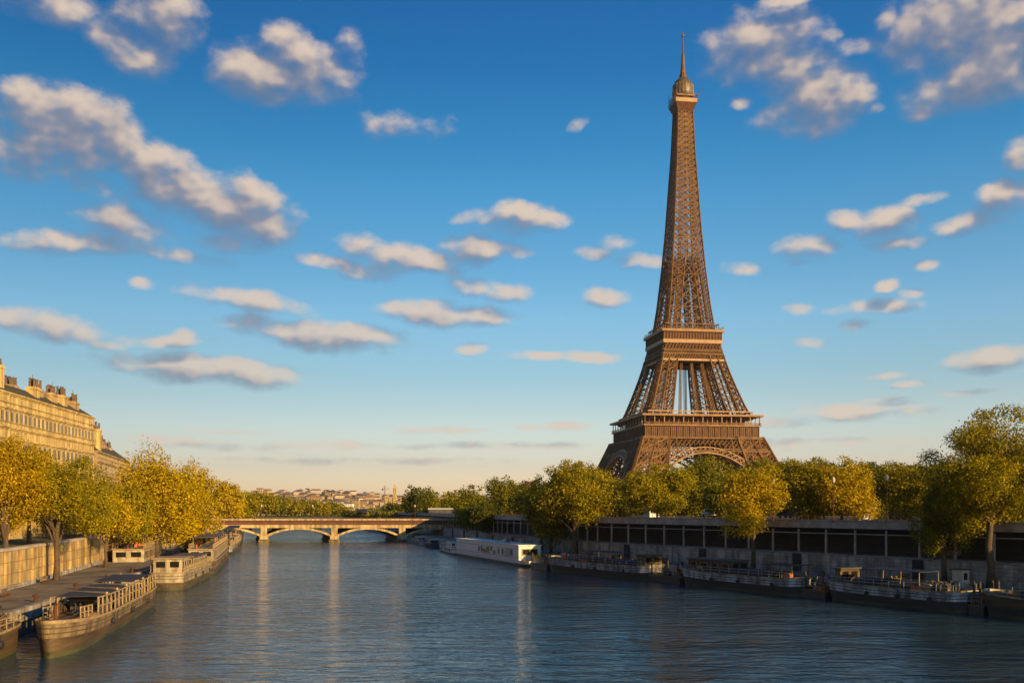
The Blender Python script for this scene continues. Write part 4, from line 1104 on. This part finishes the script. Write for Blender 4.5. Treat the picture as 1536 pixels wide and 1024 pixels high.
def boat(name, label, cat, loc, rz, L_, W, H, bow=.16, stern=.10, sheer=.25, mats=('hulldark', 'hullgrey', 'wood'), split=.5, stripe='white', flare=.8, group=None):
    t = thing(name, label, cat, loc, rz, group)
    b = MB(); hull_band(b, L_, W, H, bow, stern, sheer, .24, split, flare=flare); b.build('hull', M[mats[0]], t, smooth=True)
    b = MB(); hull_band(b, L_, W, H, bow, stern, sheer, 0, .30, .015, flare=flare); b.build('waterline_band', M['hullgreen'], t, smooth=True)
    b = MB(); hull_band(b, L_, W, H, bow, stern, sheer, split, .94, .02, flare=flare); b.build('upper_hull', M[mats[1]], t, smooth=True)
    b = MB()
    for f_ in (.70, .82): hull_band(b, L_, W, H, bow, stern, sheer, f_, f_ + .03, .035, flare=flare)
    b.build('wale', M['hullwood'], t)
    b = MB(); hull_band(b, L_, W, H, bow, stern, sheer, .94, 1.02, .08, flare=flare); b.build('gunwale', M[stripe], t)
    b = MB(); hull_band(b, L_, W, H, bow, stern, sheer, split - .03, split + .01, .10, flare=flare); b.build('rubbing_strake', M['hullwood'], t)
    b = MB(); n = 34
    xs = [L_ * (1 - (1 - i / n) ** 1.9) for i in range(n + 1)]
    for i in range(n):
        w0, z0 = hull_pts(L_, W, H, xs[i], bow, stern, sheer); w1, z1 = hull_pts(L_, W, H, xs[i + 1], bow, stern, sheer)
        b.quad((xs[i], -w0, z0 - .12), (xs[i + 1], -w1, z1 - .12), (xs[i + 1], w1, z1 - .12), (xs[i], w0, z0 - .12))
    b.build('deck', M[mats[2]], t)
    if L_ > 20:      # tyres hung along the side and mooring ropes to the quay
        rg_ = random.Random(int(L_ * 10))
        for k in range(3):
            x = L_ * (.2 + .24 * k + rg_.uniform(-.02, .02)); hw, z = hull_pts(L_, W, H, x, bow, stern, sheer)
            for s in (-1, 1):
                b = MB(); b.tube([(x, s * (hw + .02), z * .58), (x, s * (hw + .20), z * .58)], [.34, .32], 12); b.beam((x, s * (hw + .1), z * .6), (x, s * (hw + .02), z), .04); b.build('tyre_fender', M['canvas'], t)
    return t
def cabin(t, x0, x1, w, z0, h, wm, rm, nwin, winh=.45, winw=.55, over=.25, end_win=True, gap=None):
    b = MB(); b.box(x0, x1, -w / 2, w / 2, z0, z0 + h); c = b.build('cabin', M[wm], t)
    b = MB(); b.box(x0 - over, x1 + over, -w / 2 - over, w / 2 + over, z0 + h + .003, z0 + h + .16); b.build('cabin_roof', M[rm], t)
    step = (x1 - x0) / max(1, nwin)
    for s in (-1, 1):
        for k in range(nwin):
            if gap and k in gap: continue
            xc = x0 + (k + .5) * step; hw = step * winw / 2; zc = z0 + h * .56; hh = h * winh / 2
            g = MB(); g.box(xc - hw, xc + hw, s * w / 2 - .02, s * w / 2 + .02, zc - hh, zc + hh); g.build('window', M['glass'], c)
            g = MB()
            for (xa, xb, za, zb) in ((xc - hw - .07, xc - hw, zc - hh - .07, zc + hh + .07), (xc + hw, xc + hw + .07, zc - hh - .07, zc + hh + .07), (xc - hw, xc + hw, zc + hh, zc + hh + .07), (xc - hw, xc + hw, zc - hh - .07, zc - hh)):
                g.box(xa, xb, s * w / 2 - .03, s * w / 2 + .045, za, zb)
            g.build('window_frame', M['rail'] if wm != 'white' else M['white'], c)
    if end_win:
        for xe, s in ((x0, -1), (x1, 1)):
            for k in (-1, 1):
                g = MB(); g.box(xe - .02, xe + .025, k * w * .24 - w * .16, k * w * .24 + w * .16, z0 + h * .42, z0 + h * .82); g.build('window', M['glass'], c)
    return c
def railing(t, x0, x1, ys, z0, h, step, m='rail', th=.06, panels=False, zfun=None):
    n = max(1, int((x1 - x0) / step))
    for y in ys:
        b = MB()
        for k in range(n + 1):
            x = lerp(x0, x1, k / n); z = z0 + (zfun(x) if zfun else 0)
            b.beam((x, y, z), (x, y, z + h), th)
            if k:
                for f in (.5, 1.0): b.beam((px_, y, pz_ + h * f), (x, y, z + h * f), th * 1.2)
            px_, pz_ = x, z
        b.build('railing', M[m], t)
def awning(t, x0, x1, w, z0, h, m, posts=4, th=.08, curve=0.0):
    b = MB(); n = 8
    for i in range(n):
        for (ya, yb) in ((-w / 2 + w * i / n, -w / 2 + w * (i + 1) / n),):
            za = z0 + h + curve * (1 - (2 * ya / w) ** 2); zb = z0 + h + curve * (1 - (2 * yb / w) ** 2)
            b.hexa([(x0, ya, za), (x1, ya, za), (x1, yb, zb), (x0, yb, zb), (x0, ya, za + th), (x1, ya, za + th), (x1, yb, zb + th), (x0, yb, zb + th)])
    b.build('awning', M[m], t)
    for k in range(posts):
        x = lerp(x0 + .2, x1 - .2, k / max(1, posts - 1))
        for s in (-1, 1):
            b = MB(); b.beam((x, s * (w / 2 - .1), z0), (x, s * (w / 2 - .1), z0 + h), .08); b.build('post', M['rail'], t)
def clutter(t, x0, x1, w, z0, n, seed, mats=('wood', 'orange', 'canvas', 'bluecanvas')):
    """deck gear of the barge: hatches, benches, bollards, lockers"""
    rg = random.Random(seed)
    for k in range(n):
        x = lerp(x0, x1, (k + rg.uniform(.2, .8)) / n); y = rg.uniform(-w / 2, w / 2); kind = rg.choice(('locker', 'bench', 'bollard', 'hatch', 'planter')); m = M[rg.choice(mats)]
        b = MB()
        if kind == 'locker': b.cbox(x, y, z0 + .35, rg.uniform(.8, 1.8), .7, .7); b.cbox(x, y, z0 + .73, 1.0, .8, .06)
        elif kind == 'bench': b.cbox(x, y, z0 + .45, 1.6, .4, .07); b.cbox(x, y + .2, z0 + .75, 1.6, .06, .35); b.cbox(x - .7, y, z0 + .2, .08, .35, .44); b.cbox(x + .7, y, z0 + .2, .08, .35, .44)
        elif kind == 'bollard': b.lathe(x, y, [(.16, z0), (.13, z0 + .5), (.24, z0 + .55), (.22, z0 + .7)], 8)
        elif kind == 'hatch': b.cbox(x, y, z0 + .2, 1.8, 1.4, .4); b.cbox(x, y, z0 + .44, 2.0, 1.6, .08)
        else:
            b.cbox(x, y, z0 + .25, .9, .5, .5)
            for q in range(12): b.beam((x + rg.uniform(-.4, .4), y + rg.uniform(-.2, .2), z0 + .5), (x + rg.uniform(-.6, .6), y + rg.uniform(-.4, .4), z0 + rg.uniform(.8, 1.3)), .12)
        b.build(kind, m, t)
def moor(line, s_px, side, W, z=0):
    pass
def place(line, t0, side, W):
    """world position and heading of a boat whose outboard side lies on the line at arc length t0"""
    p, d = poly_at(line, t0); n = Vector((d.y, -d.x)) * side
    c = p + n * (W / 2); return (c.x, c.y, 0), math.atan2(d.y, d.x)
def sfind(line, px):
    """arc length at which a polyline crosses a column of the photograph"""
    s = 0; best = None
    while s < 900:
        p, d = poly_at(line, s)
        if p.y > 5:
            q = 768 + F * p.x / p.y
            if best is None or abs(q - px) < best[0]: best = (abs(q - px), s)
        s += .5
    return best[1]
def oriented(line, pxa, pxb, side, W):
    """boat between two photo columns: centre line start, heading, length (start = pxa)"""
    a, _ = poly_at(line, sfind(line, pxa)); b, _ = poly_at(line, sfind(line, pxb))
    d = (b - a).normalized(); n = Vector((d.y, -d.x)) * side
    c = a + n * (W / 2)
    return (c.x, c.y, 0), math.atan2(d.y, d.x), (b - a).length

# --- left bank. 1: the weathered wooden barge in front, bow towards the camera
W = 4.7
a = Vector((-37.7, 86.0)); c = Vector((-47.7, 135.0)); d = (c - a).normalized(); n = Vector((-d.y, d.x))
if n.x > 0: n = -n
q = c + n * W / 2; rz = math.atan2(-d.y, -d.x)
L1 = (c - a).length - 1
t = boat('wooden_barge', 'weathered cream and brown wooden barge with tall plank railings, nearest boat on the left', 'barge', (q.x, q.y, 0), rz, L1, W, 2.55, bow=.22, stern=.10, sheer=.28, mats=('hullwood', 'hullcream', 'wood'), split=.60, stripe='rail', flare=.72)
zf = lambda x: hull_pts(L1, W, 2.55, x, .22, .10, .28)[1] - 2.55
railing(t, 3, L1 - 9.5, (-2.15, 2.15), 2.5, 1.75, 2.1, 'rail', .11, zfun=zf)
railing(t, L1 - 9.5, L1 - 4.5, (-1.6, 1.6), 2.55, 1.0, 1.5, 'rail', .10, zfun=zf)
for k in range(17):
    x = 3.4 + k * 2.1
    if k % 5 == 3 or k == 7: continue
    for s in (-1, 1): b = MB(); b.box(x, x + 1.6, s * 2.07 - .03, s * 2.07 + .03, 2.6 + zf(x), 3.75 + zf(x) - (k % 3) * .2); b.build('rail_panel', M['hullwood'], t)
awning(t, 8, 20, 4.4, 2.45, 2.1, 'canvas', 4); awning(t, 22, L1 - 11, 4.0, 2.45, 1.9, 'canvas', 4)
cabin(t, 24, 34, 3.2, 2.45, 1.3, 'hullwood', 'canvas', 5)
b = MB()
for k in range(5): b.beam((9 + k * 5.5, -2.3, 4.35), (13.5 + k * 5.5, 2.2, 4.5), .22)
b.build('loose_beam', M['rail'], t)
clutter(t, 4, L1 - 4, 3.2, 2.5, 12, 1, ('hullwood', 'wood', 'canvas'))
b = MB(); b.tube([(L1 - 2.2, 0, 2.9), (L1 - 2.2, 0, 4.3), (L1 - 2.2, 0, 4.5)], [.18, .15, .25], 8); b.build('bow_post', M['irondark'], t)
# 0: the one partly cut by the left edge
a = Vector((-44.6, 92.0)); c = Vector((-38.2, 54.0)); d = (c - a).normalized(); n = Vector((d.y, -d.x))
if n.x > 0: n = -n
q = a + n * 2.5; L0 = 36
t = boat('wooden_barge', 'brown planked barge cut off by the left edge of the picture', 'barge', (q.x, q.y, 0), math.atan2(d.y, d.x), L0, 5.0, 2.5, bow=.15, stern=.14, sheer=.2, mats=('hullwood', 'hullwood', 'wood'), split=.5, stripe='rail', flare=.75)
railing(t, 1.5, 30, (-2.2, 2.2), 2.45, 1.0, 1.8, 'rail', .08); cabin(t, 6, 20, 3.4, 2.4, 2.0, 'hullwood', 'canvas', 6); clutter(t, .8, 6, 3, 2.4, 5, 5, ('hullwood', 'wood'))
# 2: cream cabin boat
def leftboat(name, label, pxa, pxb, W, H, **k):
    s0, s1 = sfind(LB, pxa), sfind(LB, pxb)
    a, _ = poly_at(LB, s0); c, _ = poly_at(LB, s1); d = (c - a).normalized(); n = Vector((-d.y, d.x))
    if n.x > 0: n = -n
    q = c + n * W / 2
    t = boat(name, label, 'boat', (q.x, q.y, 0), math.atan2(-d.y, -d.x), (c - a).length, W, H, **k)
    return t, (c - a).length
W = 5.4
t, L2 = leftboat('cabin_boat', 'chalky cabin boat with a square glazed wheelhouse, second on the left', 276, 321, W, 2.7, bow=.04, stern=.16, sheer=.05, mats=('hullwood', 'offwhite', 'wood'), split=.52, stripe='rail', flare=.9)
cabin(t, L2 - 8, L2 - 1.2, 4.4, 2.6, 2.3, 'offwhite', 'rail', 3, .5, .6)
cabin(t, 6, L2 - 13, 4.4, 2.6, 1.9, 'offwhite', 'zinc', 10, .5, .6)
railing(t, 1.5, L2 - 1, (-2.55, 2.55), 2.65, 1.1, 1.7, 'rail', .08); awning(t, L2 - 13, L2 - 8, 4.6, 2.6, 2.15, 'rail', 2); clutter(t, 2, 6, 3, 2.6, 4, 7)
b = MB()
for y in (-1.3, 0, 1.3): b.cbox(L2 - .6, y, 1.6, .25, .5, .9)
b.build('fender', M['canvas'], t)
# 3: long excursion boat with a raised upper deck
t, L3 = leftboat('excursion_boat', 'long cream excursion boat with an open upper deck, third on the left', 322, 346, 5.8, 2.6, bow=.10, stern=.12, sheer=.1, mats=('hullwood', 'hullcream', 'wood'), split=.5, stripe='rail', flare=.9)
cabin(t, 6, L3 - 5, 4.8, 2.5, 2.2, 'offwhite', 'rail', 14, .55, .7)
railing(t, 6, L3 - 5, (-2.3, 2.3), 4.86, 1.0, 2, 'rail', .08); awning(t, 14, L3 - 14, 4.6, 4.86, 2.0, 'zinc', 6); clutter(t, 8, L3 - 8, 3, 4.88, 10, 9)
# 3b: wide two-deck pontoon moored inside, against the quay
s3 = sfind(LB, 330); p, d = poly_at(LB, s3); 
t = thing('restaurant_pontoon', 'broad cream two deck pontoon boat tucked under the golden weeping trees', 'boat', (p.x - 11.5, p.y - 22, 0), math.atan2(d.y, d.x))
b = MB(); b.hexa([(0, -3, -.6), (34, -3, -.6), (34, 3, -.6), (0, 3, -.6), (-.5, -3.3, 2.4), (34.5, -3.3, 2.4), (34.5, 3.3, 2.4), (-.5, 3.3, 2.4)]); b.build('hull', M['hullwood'], t)
cabin(t, 1, 33, 5.8, 2.4, 2.5, 'offwhite', 'rail', 14, .55, .7); railing(t, 1, 33, (-2.9, 2.9), 5.06, 1.1, 1.6, 'rail', .08); awning(t, 4, 28, 5, 5.06, 2.1, 'zinc', 7); clutter(t, 3, 30, 4, 5.06, 9, 12)
# 4-6: farther boats on the left
specs = [('dark low barge with a striped deckhouse, fourth on the left', 346.5, 354, 5.2, 'hulldark', 'hullgrey'), ('cream houseboat in the cluster before the left bridge pier', 354.5, 361, 5.2, 'hullwood', 'hullcream'), ('grey houseboat closest to the left bridge pier', 361.5, 368, 5.2, 'hulldark', 'offwhite')]
for k, (lab, a_, c_, W, m0, m1) in enumerate(specs):
    t, Lk = leftboat('houseboat', lab, a_, c_, W, 2.4, bow=.12, stern=.1, sheer=.15, mats=(m0, m1, 'wood'), stripe='rail', flare=.88)
    cabin(t, 5, Lk - 6, 4, 2.35, 2.1, 'offwhite' if k else 'hullwood', 'zinc', 8); railing(t, 2, Lk - 1.5, (-2.3, 2.3), 2.35, 1, 2, 'rail', .08); awning(t, 8, Lk - 9, 3.8, 4.6, 1.7, 'canvas', 4); clutter(t, 6, Lk - 8, 3, 4.62, 6, 20 + k)

# --- right bank
def rightboat(name, label, cat, px_far, px_near, W, H, line=RB, **k):
    s1, s0 = sfind(line, px_far), sfind(line, px_near)
    a, _ = poly_at(line, s0); c, _ = poly_at(line, s1); d = (c - a).normalized(); n = Vector((d.y, -d.x))
    if n.x < 0: n = -n
    q = a + n * W / 2; l = (c - a).length
    return boat(name, label, cat, (q.x, q.y, 0), math.atan2(d.y, d.x), l, W, H, **k), l
# white houseboat
W = 5.6; s0 = sfind(RB, 787); a, _ = poly_at(RB, s0); c, _ = poly_at(RB, sfind(RB, 683)); d = (c - a).normalized(); n = Vector((d.y, -d.x)); q = a + n * W / 2; Lh = (c - a).length
t = thing('white_houseboat', 'long white flat roofed houseboat with a sunlit end, moored by the right quay', 'houseboat', (q.x, q.y, 0), math.atan2(d.y, d.x))
b = MB(); hull_band(b, Lh, W, 1.3, .05, .03, 0, 0, .62, flare=.92); b.build('boot_stripe', M['hulldark'], t)
b = MB(); hull_band(b, Lh, W, 1.3, .05, .03, 0, .62, 1.02, .03, flare=.92); b.build('hull', M['white'], t)
b = MB(); b.box(0, Lh - .5, -2.7, 2.7, 1.2, 1.28); b.build('deck', M['wood'], t)
b = MB(); b.box(4.6, Lh - .8, -2.62, 2.62, 1.283, 4.55); cb = b.build('superstructure', M['white'], t)
b = MB(); b.box(4.3, Lh - .5, -2.85, 2.85, 4.553, 4.78); b.build('flat_roof', M['white'], t)
b = MB(); b.box(4.55, Lh - .8, -2.66, -2.623, 3.7, 3.78); b.box(4.55, Lh - .8, -2.66, -2.623, 1.75, 1.83); b.box(4.55, Lh - .8, 2.623, 2.66, 3.7, 3.78); b.box(4.55, Lh - .8, 2.623, 2.66, 1.75, 1.83); b.build('moulding', M['offwhite'], cb)
def hwin(x, w, z, h, m='glass', s=1):
    g = MB(); g.box(x - w / 2, x + w / 2, s * 2.655 - .03, s * 2.655 + .012, z, z + h); wo_ = g.build('window', M[m], cb)
    g = MB()
    for (xa, xb, za, zb) in ((x - w / 2 - .1, x - w / 2, z - .1, z + h + .1), (x + w / 2, x + w / 2 + .1, z - .1, z + h + .1), (x - w / 2, x + w / 2, z + h, z + h + .1), (x - w / 2, x + w / 2, z - .1, z)): g.box(xa, xb, s * 2.63 - .005, s * 2.63 + .06 * s, za, zb)
    g.build('window_frame', M['offwhite'], wo_)
for (x, w, z, h, m) in ((10, 1.8, 2.2, 1.4, 'glass'), (13.5, 3.0, 1.95, 1.8, 'steel'), (16.8, 1.2, 2.2, 1.2, 'glass'), (20, 1.0, 2.2, 1.1, 'offwhite'), (23.5, 1.6, 1.9, .9, 'glass'), (26, 1.3, 2.7, .9, 'glass'), (29, 1.9, 2.1, 1.3, 'glass'), (32, 2.4, 2.0, .9, 'glass'), (34.6, 1.3, 2.2, 1.2, 'glass'), (37, 1.0, 2.2, 1.1, 'glass')):
    if x < Lh - 2: hwin(x, w, z, h, m); hwin(x, w, z, h, m, -1)
b = MB(); b.box(4.5, 4.597, -1.7, 1.7, 2.6, 3.7); b.build('end_window', M['glass'], cb)
b = MB()
for (ya, yb, za, zb) in ((-1.9, -1.7, 2.4, 3.9), (1.7, 1.9, 2.4, 3.9), (-.08, .08, 2.6, 3.7), (-1.7, 1.7, 3.7, 3.9), (-1.7, 1.7, 2.4, 2.6)): b.box(4.42, 4.55, ya, yb, za, zb)
b.build('end_frame', M['rail'], cb)
railing(t, .6, 4.2, (-2.5, 2.5), 1.3, 1.0, 1.2, 'rail', .06)
mw = Matrix.Translation(Vector((q.x, q.y, 0))) @ Matrix.Rotation(math.atan2(d.y, d.x), 4, 'Z')
def onboat(x, y, z): return tuple(mw @ Vector((x, y, z)))
# on its roof: orange umbrellas and chairs, each a thing
def parasol(label, loc, m, closed=False, grp=None):
    t = thing('parasol', label, 'parasol', loc, 0, grp); b = MB(); b.beam((0, 0, 0), (0, 0, 1.9), .06); b.build('pole', M['rail'], t)
    b = MB(); b.lathe(0, 0, [(1.35, 1.35), (.9, 1.62), (.02, 1.95)] if not closed else [(.12, .7), (.2, 1.1), (.02, 2.0)], 8); b.build('canopy', M[m], t)
for k, (x, y) in enumerate(((31.0, .5), (29.2, -.8))): parasol('orange parasol on the far half of the white houseboat roof', onboat(x, y, 4.78), 'orange', grp='orange parasols on the houseboat roof')
for k, (x, y) in enumerate(((15.5, .2), (13.3, -1.0))): parasol('orange parasol on the near half of the white houseboat roof', onboat(x, y, 4.78), 'orange', grp='orange parasols on the houseboat roof')
def table(label, loc, m='wood'):
    t = thing('deck_table', label, 'table', loc, rz_b); b = MB(); b.cbox(0, 0, .74, 1.6, .8, .06); b.build('tabletop', M[m], t)
    for x in (-.7, .7):
        for y in (-.32, .32): b = MB(); b.beam((x, y, 0), (x, y, .71), .06); b.build('leg', M[m], t)
rz_b = math.atan2(d.y, d.x)
table('brown table on the far half of the white houseboat roof', onboat(27.0, .6, 4.78)); table('dark table on the near half of the white houseboat roof', onboat(18.0, .8, 4.78), 'canvas')
t = thing('roof_skylight', 'grey glazed skylight box on the middle of the white houseboat roof', 'skylight', onboat(22.5, 0, 4.78), rz_b)
b = MB(); b.cbox(0, 0, .2, 2.6, 1.4, .4); b.build('curb', M['steel'], t); b = MB(); b.hexa([(-1.2, -.6, .403), (1.2, -.6, .403), (1.2, .6, .403), (-1.2, .6, .403), (-.9, -.1, .75), (.9, -.1, .75), (.9, .1, .75), (-.9, .1, .75)]); b.build('glazing', M['glass'], t)
t = thing('yellow_dinghy', 'yellow dinghy lying on the stern deck of the white houseboat', 'dinghy', onboat(.9, -1.0, 1.55), rz_b)
b = MB(); hull_band(b, 3.4, 1.5, .9, .3, .1, .2, .1, 1.0, n=12); b.build('hull', M['yellow'], t); b = MB(); b.cbox(1.0, 0, .65, .3, 1.2, .06); b.cbox(2.1, 0, .65, .3, 1.1, .06); b.build('thwart', M['wood'], t)
# small white motorboat and blue boat ahead of the houseboat
def launch(label, pxa, pxb, m, hm, H=1.3, W=3.6, name='motor_launch'):
    t, l = rightboat(name, label, 'boat', pxa, pxb, W, H, bow=.3, stern=.1, sheer=.35, mats=(hm, m, 'offwhite'), split=.35, stripe=m, flare=.75)
    cabin(t, l * .25, l * .55, W * .68, H - .05, 1.35, m, 'steel', 3, .5, .7); railing(t, l * .6, l * .85, (-W * .3, W * .3), H, .7, 1.2, 'steel', .05)
    b = MB(); b.box(l * .08, l * .22, -W * .3, W * .3, H - .1, H + .35); b.build('cockpit', M['wood'], t)
launch('small white motor launch just beyond the white houseboat', 655, 680, 'white', 'hulldark', 1.7, 4.0)
launch('low blue hulled launch beyond the white motor launch', 634, 647, 'bluecanvas', 'hulldark')
launch('dark launch moored right behind the bridge pier', 612, 630, 'hullgrey', 'hulldark')
# barges
def barge(label, pxa, pxb, seed, awn, mats=('hulldark', 'hullgrey', 'wood'), H=2.5, W=5.3, cab=None, name='river_barge', stripe='offwhite'):
    t, l = rightboat(name, label, 'barge', pxa, pxb, W, H, bow=.10, stern=.07, sheer=.22, mats=mats, split=.60, stripe=stripe, flare=.86)
    b = MB(); b.box(l * .18, l * .80, -W * .36, W * .36, H - .1, H + .55); b.build('hold_coaming', M['hulldark'], t)
    b = MB(); n = 9
    for i in range(n):
        x0, x1 = lerp(l * .18, l * .80, i / n) + .04, lerp(l * .18, l * .80, (i + 1) / n) - .04
        b.hexa([(x0, -W * .37, H + .553), (x1, -W * .37, H + .553), (x1, W * .37, H + .553), (x0, W * .37, H + .553), (x0, -W * .1, H + .9), (x1, -W * .1, H + .9), (x1, W * .1, H + .9), (x0, W * .1, H + .9)])
    b.build('hatch_cover', M['bluecanvas'], t)
    if cab: cabin(t, l * cab[0], l * cab[1], W * .7, H - .05, 2.0, cab[2], 'zinc', 4)
    for (x0, x1, h, m) in awn: awning(t, l * x0, l * x1, W * .75, H, h, m, 4)
    railing(t, 1.5, l * .96, (W * .43, -W * .43), H, .9, 2.2, 'steel', .05)
    clutter(t, 1.5, l * .93, W * .8, H + .0, 20, seed, ('wood', 'wood', 'orange', 'canvas', 'rail'))
    return t, l
barge('grey blue barge with brown deck gear, right behind the white houseboat', 818, 968, 31, [(.28, .62, 2.1, 'bluecanvas')], cab=(.03, .10, 'hullwood'))
barge('grey barge with a long brown cabin, middle one on the right quay', 1018, 1196, 32, [(.05, .30, 1.9, 'canvas')], cab=(.55, .94, 'hullwood'))
barge('pale grey barge with navy covers and a navy awning, nearest big one on the right', 1236, 1444, 33, [(.30, .72, 2.2, 'bluecanvas')], cab=(.9, .945, 'hullwood'))
t, l = barge('dark work barge at the right edge of the picture', 1470, 1760, 34, [(.5, .8, 2.0, 'canvas')], mats=('hulldark', 'hullwood', 'wood'))
# pontoons between them
for k, (pa, pb, lab) in enumerate(((792, 815, 'cluttered dark pontoon joining the white houseboat and the first grey barge'), (970, 1016, 'low dark pontoon between the first and middle grey barges'), (1198, 1233, 'low dark pontoon between the middle and nearest grey barges'), (1446, 1468, 'short wooden landing stage right of the nearest grey barge'))):
    s1, s0 = sfind(RB, pa), sfind(RB, pb); a, _ = poly_at(RB, s0); c, _ = poly_at(RB, s1); d = (c - a).normalized(); n = Vector((d.y, -d.x)); l = (c - a).length; q = a + n * 2.6
    t = thing('pontoon', lab, 'pontoon', (q.x, q.y, 0), math.atan2(d.y, d.x))
    b = MB(); b.box(0, l, -1.9, 2.0, -.5, 1.0); b.build('float', M['hulldark'], t); b = MB(); b.box(-.1, l + .1, -2.0, 2.1, 1.003, 1.2)
    b.build('decking', M['wood'], t)
    for x in (.6, l - .6):
        for y in (-1.8, 1.8): g = MB(); g.tube([(x, y, -1), (x, y, 3.2 + k * .2), (x, y, 3.5 + k * .2)], [.16, .16, .05], 8); g.build('pile', M['hullwood'], t)
    railing(t, .3, l - .3, (1.9,), 1.2, 1.0, 1.5, 'rail', .07); clutter(t, .6, l - .6, 2.6, 1.2, 5, 50 + k)
# mooring signs and small things on the right quay
pn = at(1441, 133, QZ)
t = thing('ticket_booth', 'small lit cream booth on the right quay beside the nearest barge', 'booth', (pn.x, 133, QZ), R(30))
b = MB(); b.box(-.75, .75, -.75, .75, 0, 2.3); b.build('booth_wall', M['plaster1'], t); b = MB(); b.box(-.95, .95, -.95, .95, 2.303, 2.45); b.build('roof', M['zinc'], t); b = MB(); b.box(-.4, .3, -.79, -.753, 1.0, 1.9); b.build('window', M['glass'], t)
pn = at(1431, 141, QZ); t = thing('quay_sign', 'pale horizontal sign board on a post on the right quay', 'sign', (pn.x, 141, QZ), R(25)); b = MB(); b.beam((0, 0, 0), (0, 0, 4.6), .12); b.build('post', M['steel'], t); b = MB(); b.cbox(0, -.08, 4.2, 2.6, .06, .8); b.build('board', M['rail'], t)
GQ = 'bollards along the right quay edge'
for k in range(14):
    p, d = poly_at(offset_line(RB, 7.4), 62 + k * 15)
    b = MB(); b.lathe(0, 0, [(.28, 0), (.2, .15), (.18, .55), (.34, .62), (.3, .8), (.05, .86)], 10); o = b.build('bollard', M['irondark']); o.location = (p.x, p.y, QZ); tag(o, 'black mooring bollard on the right quay edge', 'bollard', GQ)
# crates and stacked gear on the right quay
rg = random.Random(77)
for k in range(12):
    p, d = poly_at(offset_line(RB, rg.uniform(9, 12.5)), 70 + k * 13.5)
    t = thing('crate', 'wooden crate standing on the right quay between wall and barges', 'crate', (p.x, p.y, QZ), rg.uniform(0, 3), 'crates on the right quay')
    s = rg.uniform(.8, 1.5)
    b = MB(); b.cbox(0, 0, s * .4, s, s * .8, s * .8); b.build('box', M['wood'], t)
    for z in (.06, .74):
        for y in (-.5, .5): b = MB(); b.cbox(0, y * s, z * s, s * 1.04, .05, .1); b.build('batten', M['rail'], t)
# left quay: bollards, ladders, benches
for k in range(9):
    p, d = poly_at(offset_line(LB, -9.0), 118 + k * 17)
    b = MB(); b.lathe(0, 0, [(.28, 0), (.2, .15), (.18, .55), (.34, .62), (.3, .8), (.05, .86)], 10); o = b.build('bollard', M['irondark']); o.location = (p.x, p.y, QZ); tag(o, 'black mooring bollard on the left quay edge', 'bollard', 'bollards along the left quay edge')
for k, (px, d_) in enumerate(((60, 118), (112, 140), (190, 180))):
    p = at(px, d_); t = thing('bench', ('slatted bench on the left quay nearest the picture edge', 'slatted bench on the left quay between the first two trunks', 'slatted bench on the left quay before the weeping trees')[k], 'bench', (p.x - 4, p.y, QZ), R(98))
    b = MB(); b.cbox(0, 0, .45, 1.9, .45, .07); b.build('seat', M['wood'], t); b = MB(); b.cbox(0, .24, .8, 1.9, .06, .45); b.build('backrest', M['wood'], t)
    for x in (-.8, .8): b = MB(); b.cbox(x, 0, .21, .08, .4, .41); b.build('leg', M['irondark'], t)

# ------------------------------------------------------------------ haze: one closed box of thin even air round everything
b = MB(); b.box(-6200, 6200, -1700, 3500, -4, 420)
hz = bpy.data.materials.new('thin_haze'); hz.use_nodes = True
t_ = hz.node_tree; t_.nodes.remove(t_.nodes['Principled BSDF'])
pv = t_.nodes.new('ShaderNodeVolumePrincipled'); pv.inputs['Color'].default_value = (.95, .95, .97, 1); pv.inputs['Density'].default_value = HAZE; pv.inputs['Anisotropy'].default_value = .2
t_.links.new(pv.outputs[0], t_.nodes['Material Output'].inputs['Volume'])
tag(b.build('haze', hz), kind='stuff')
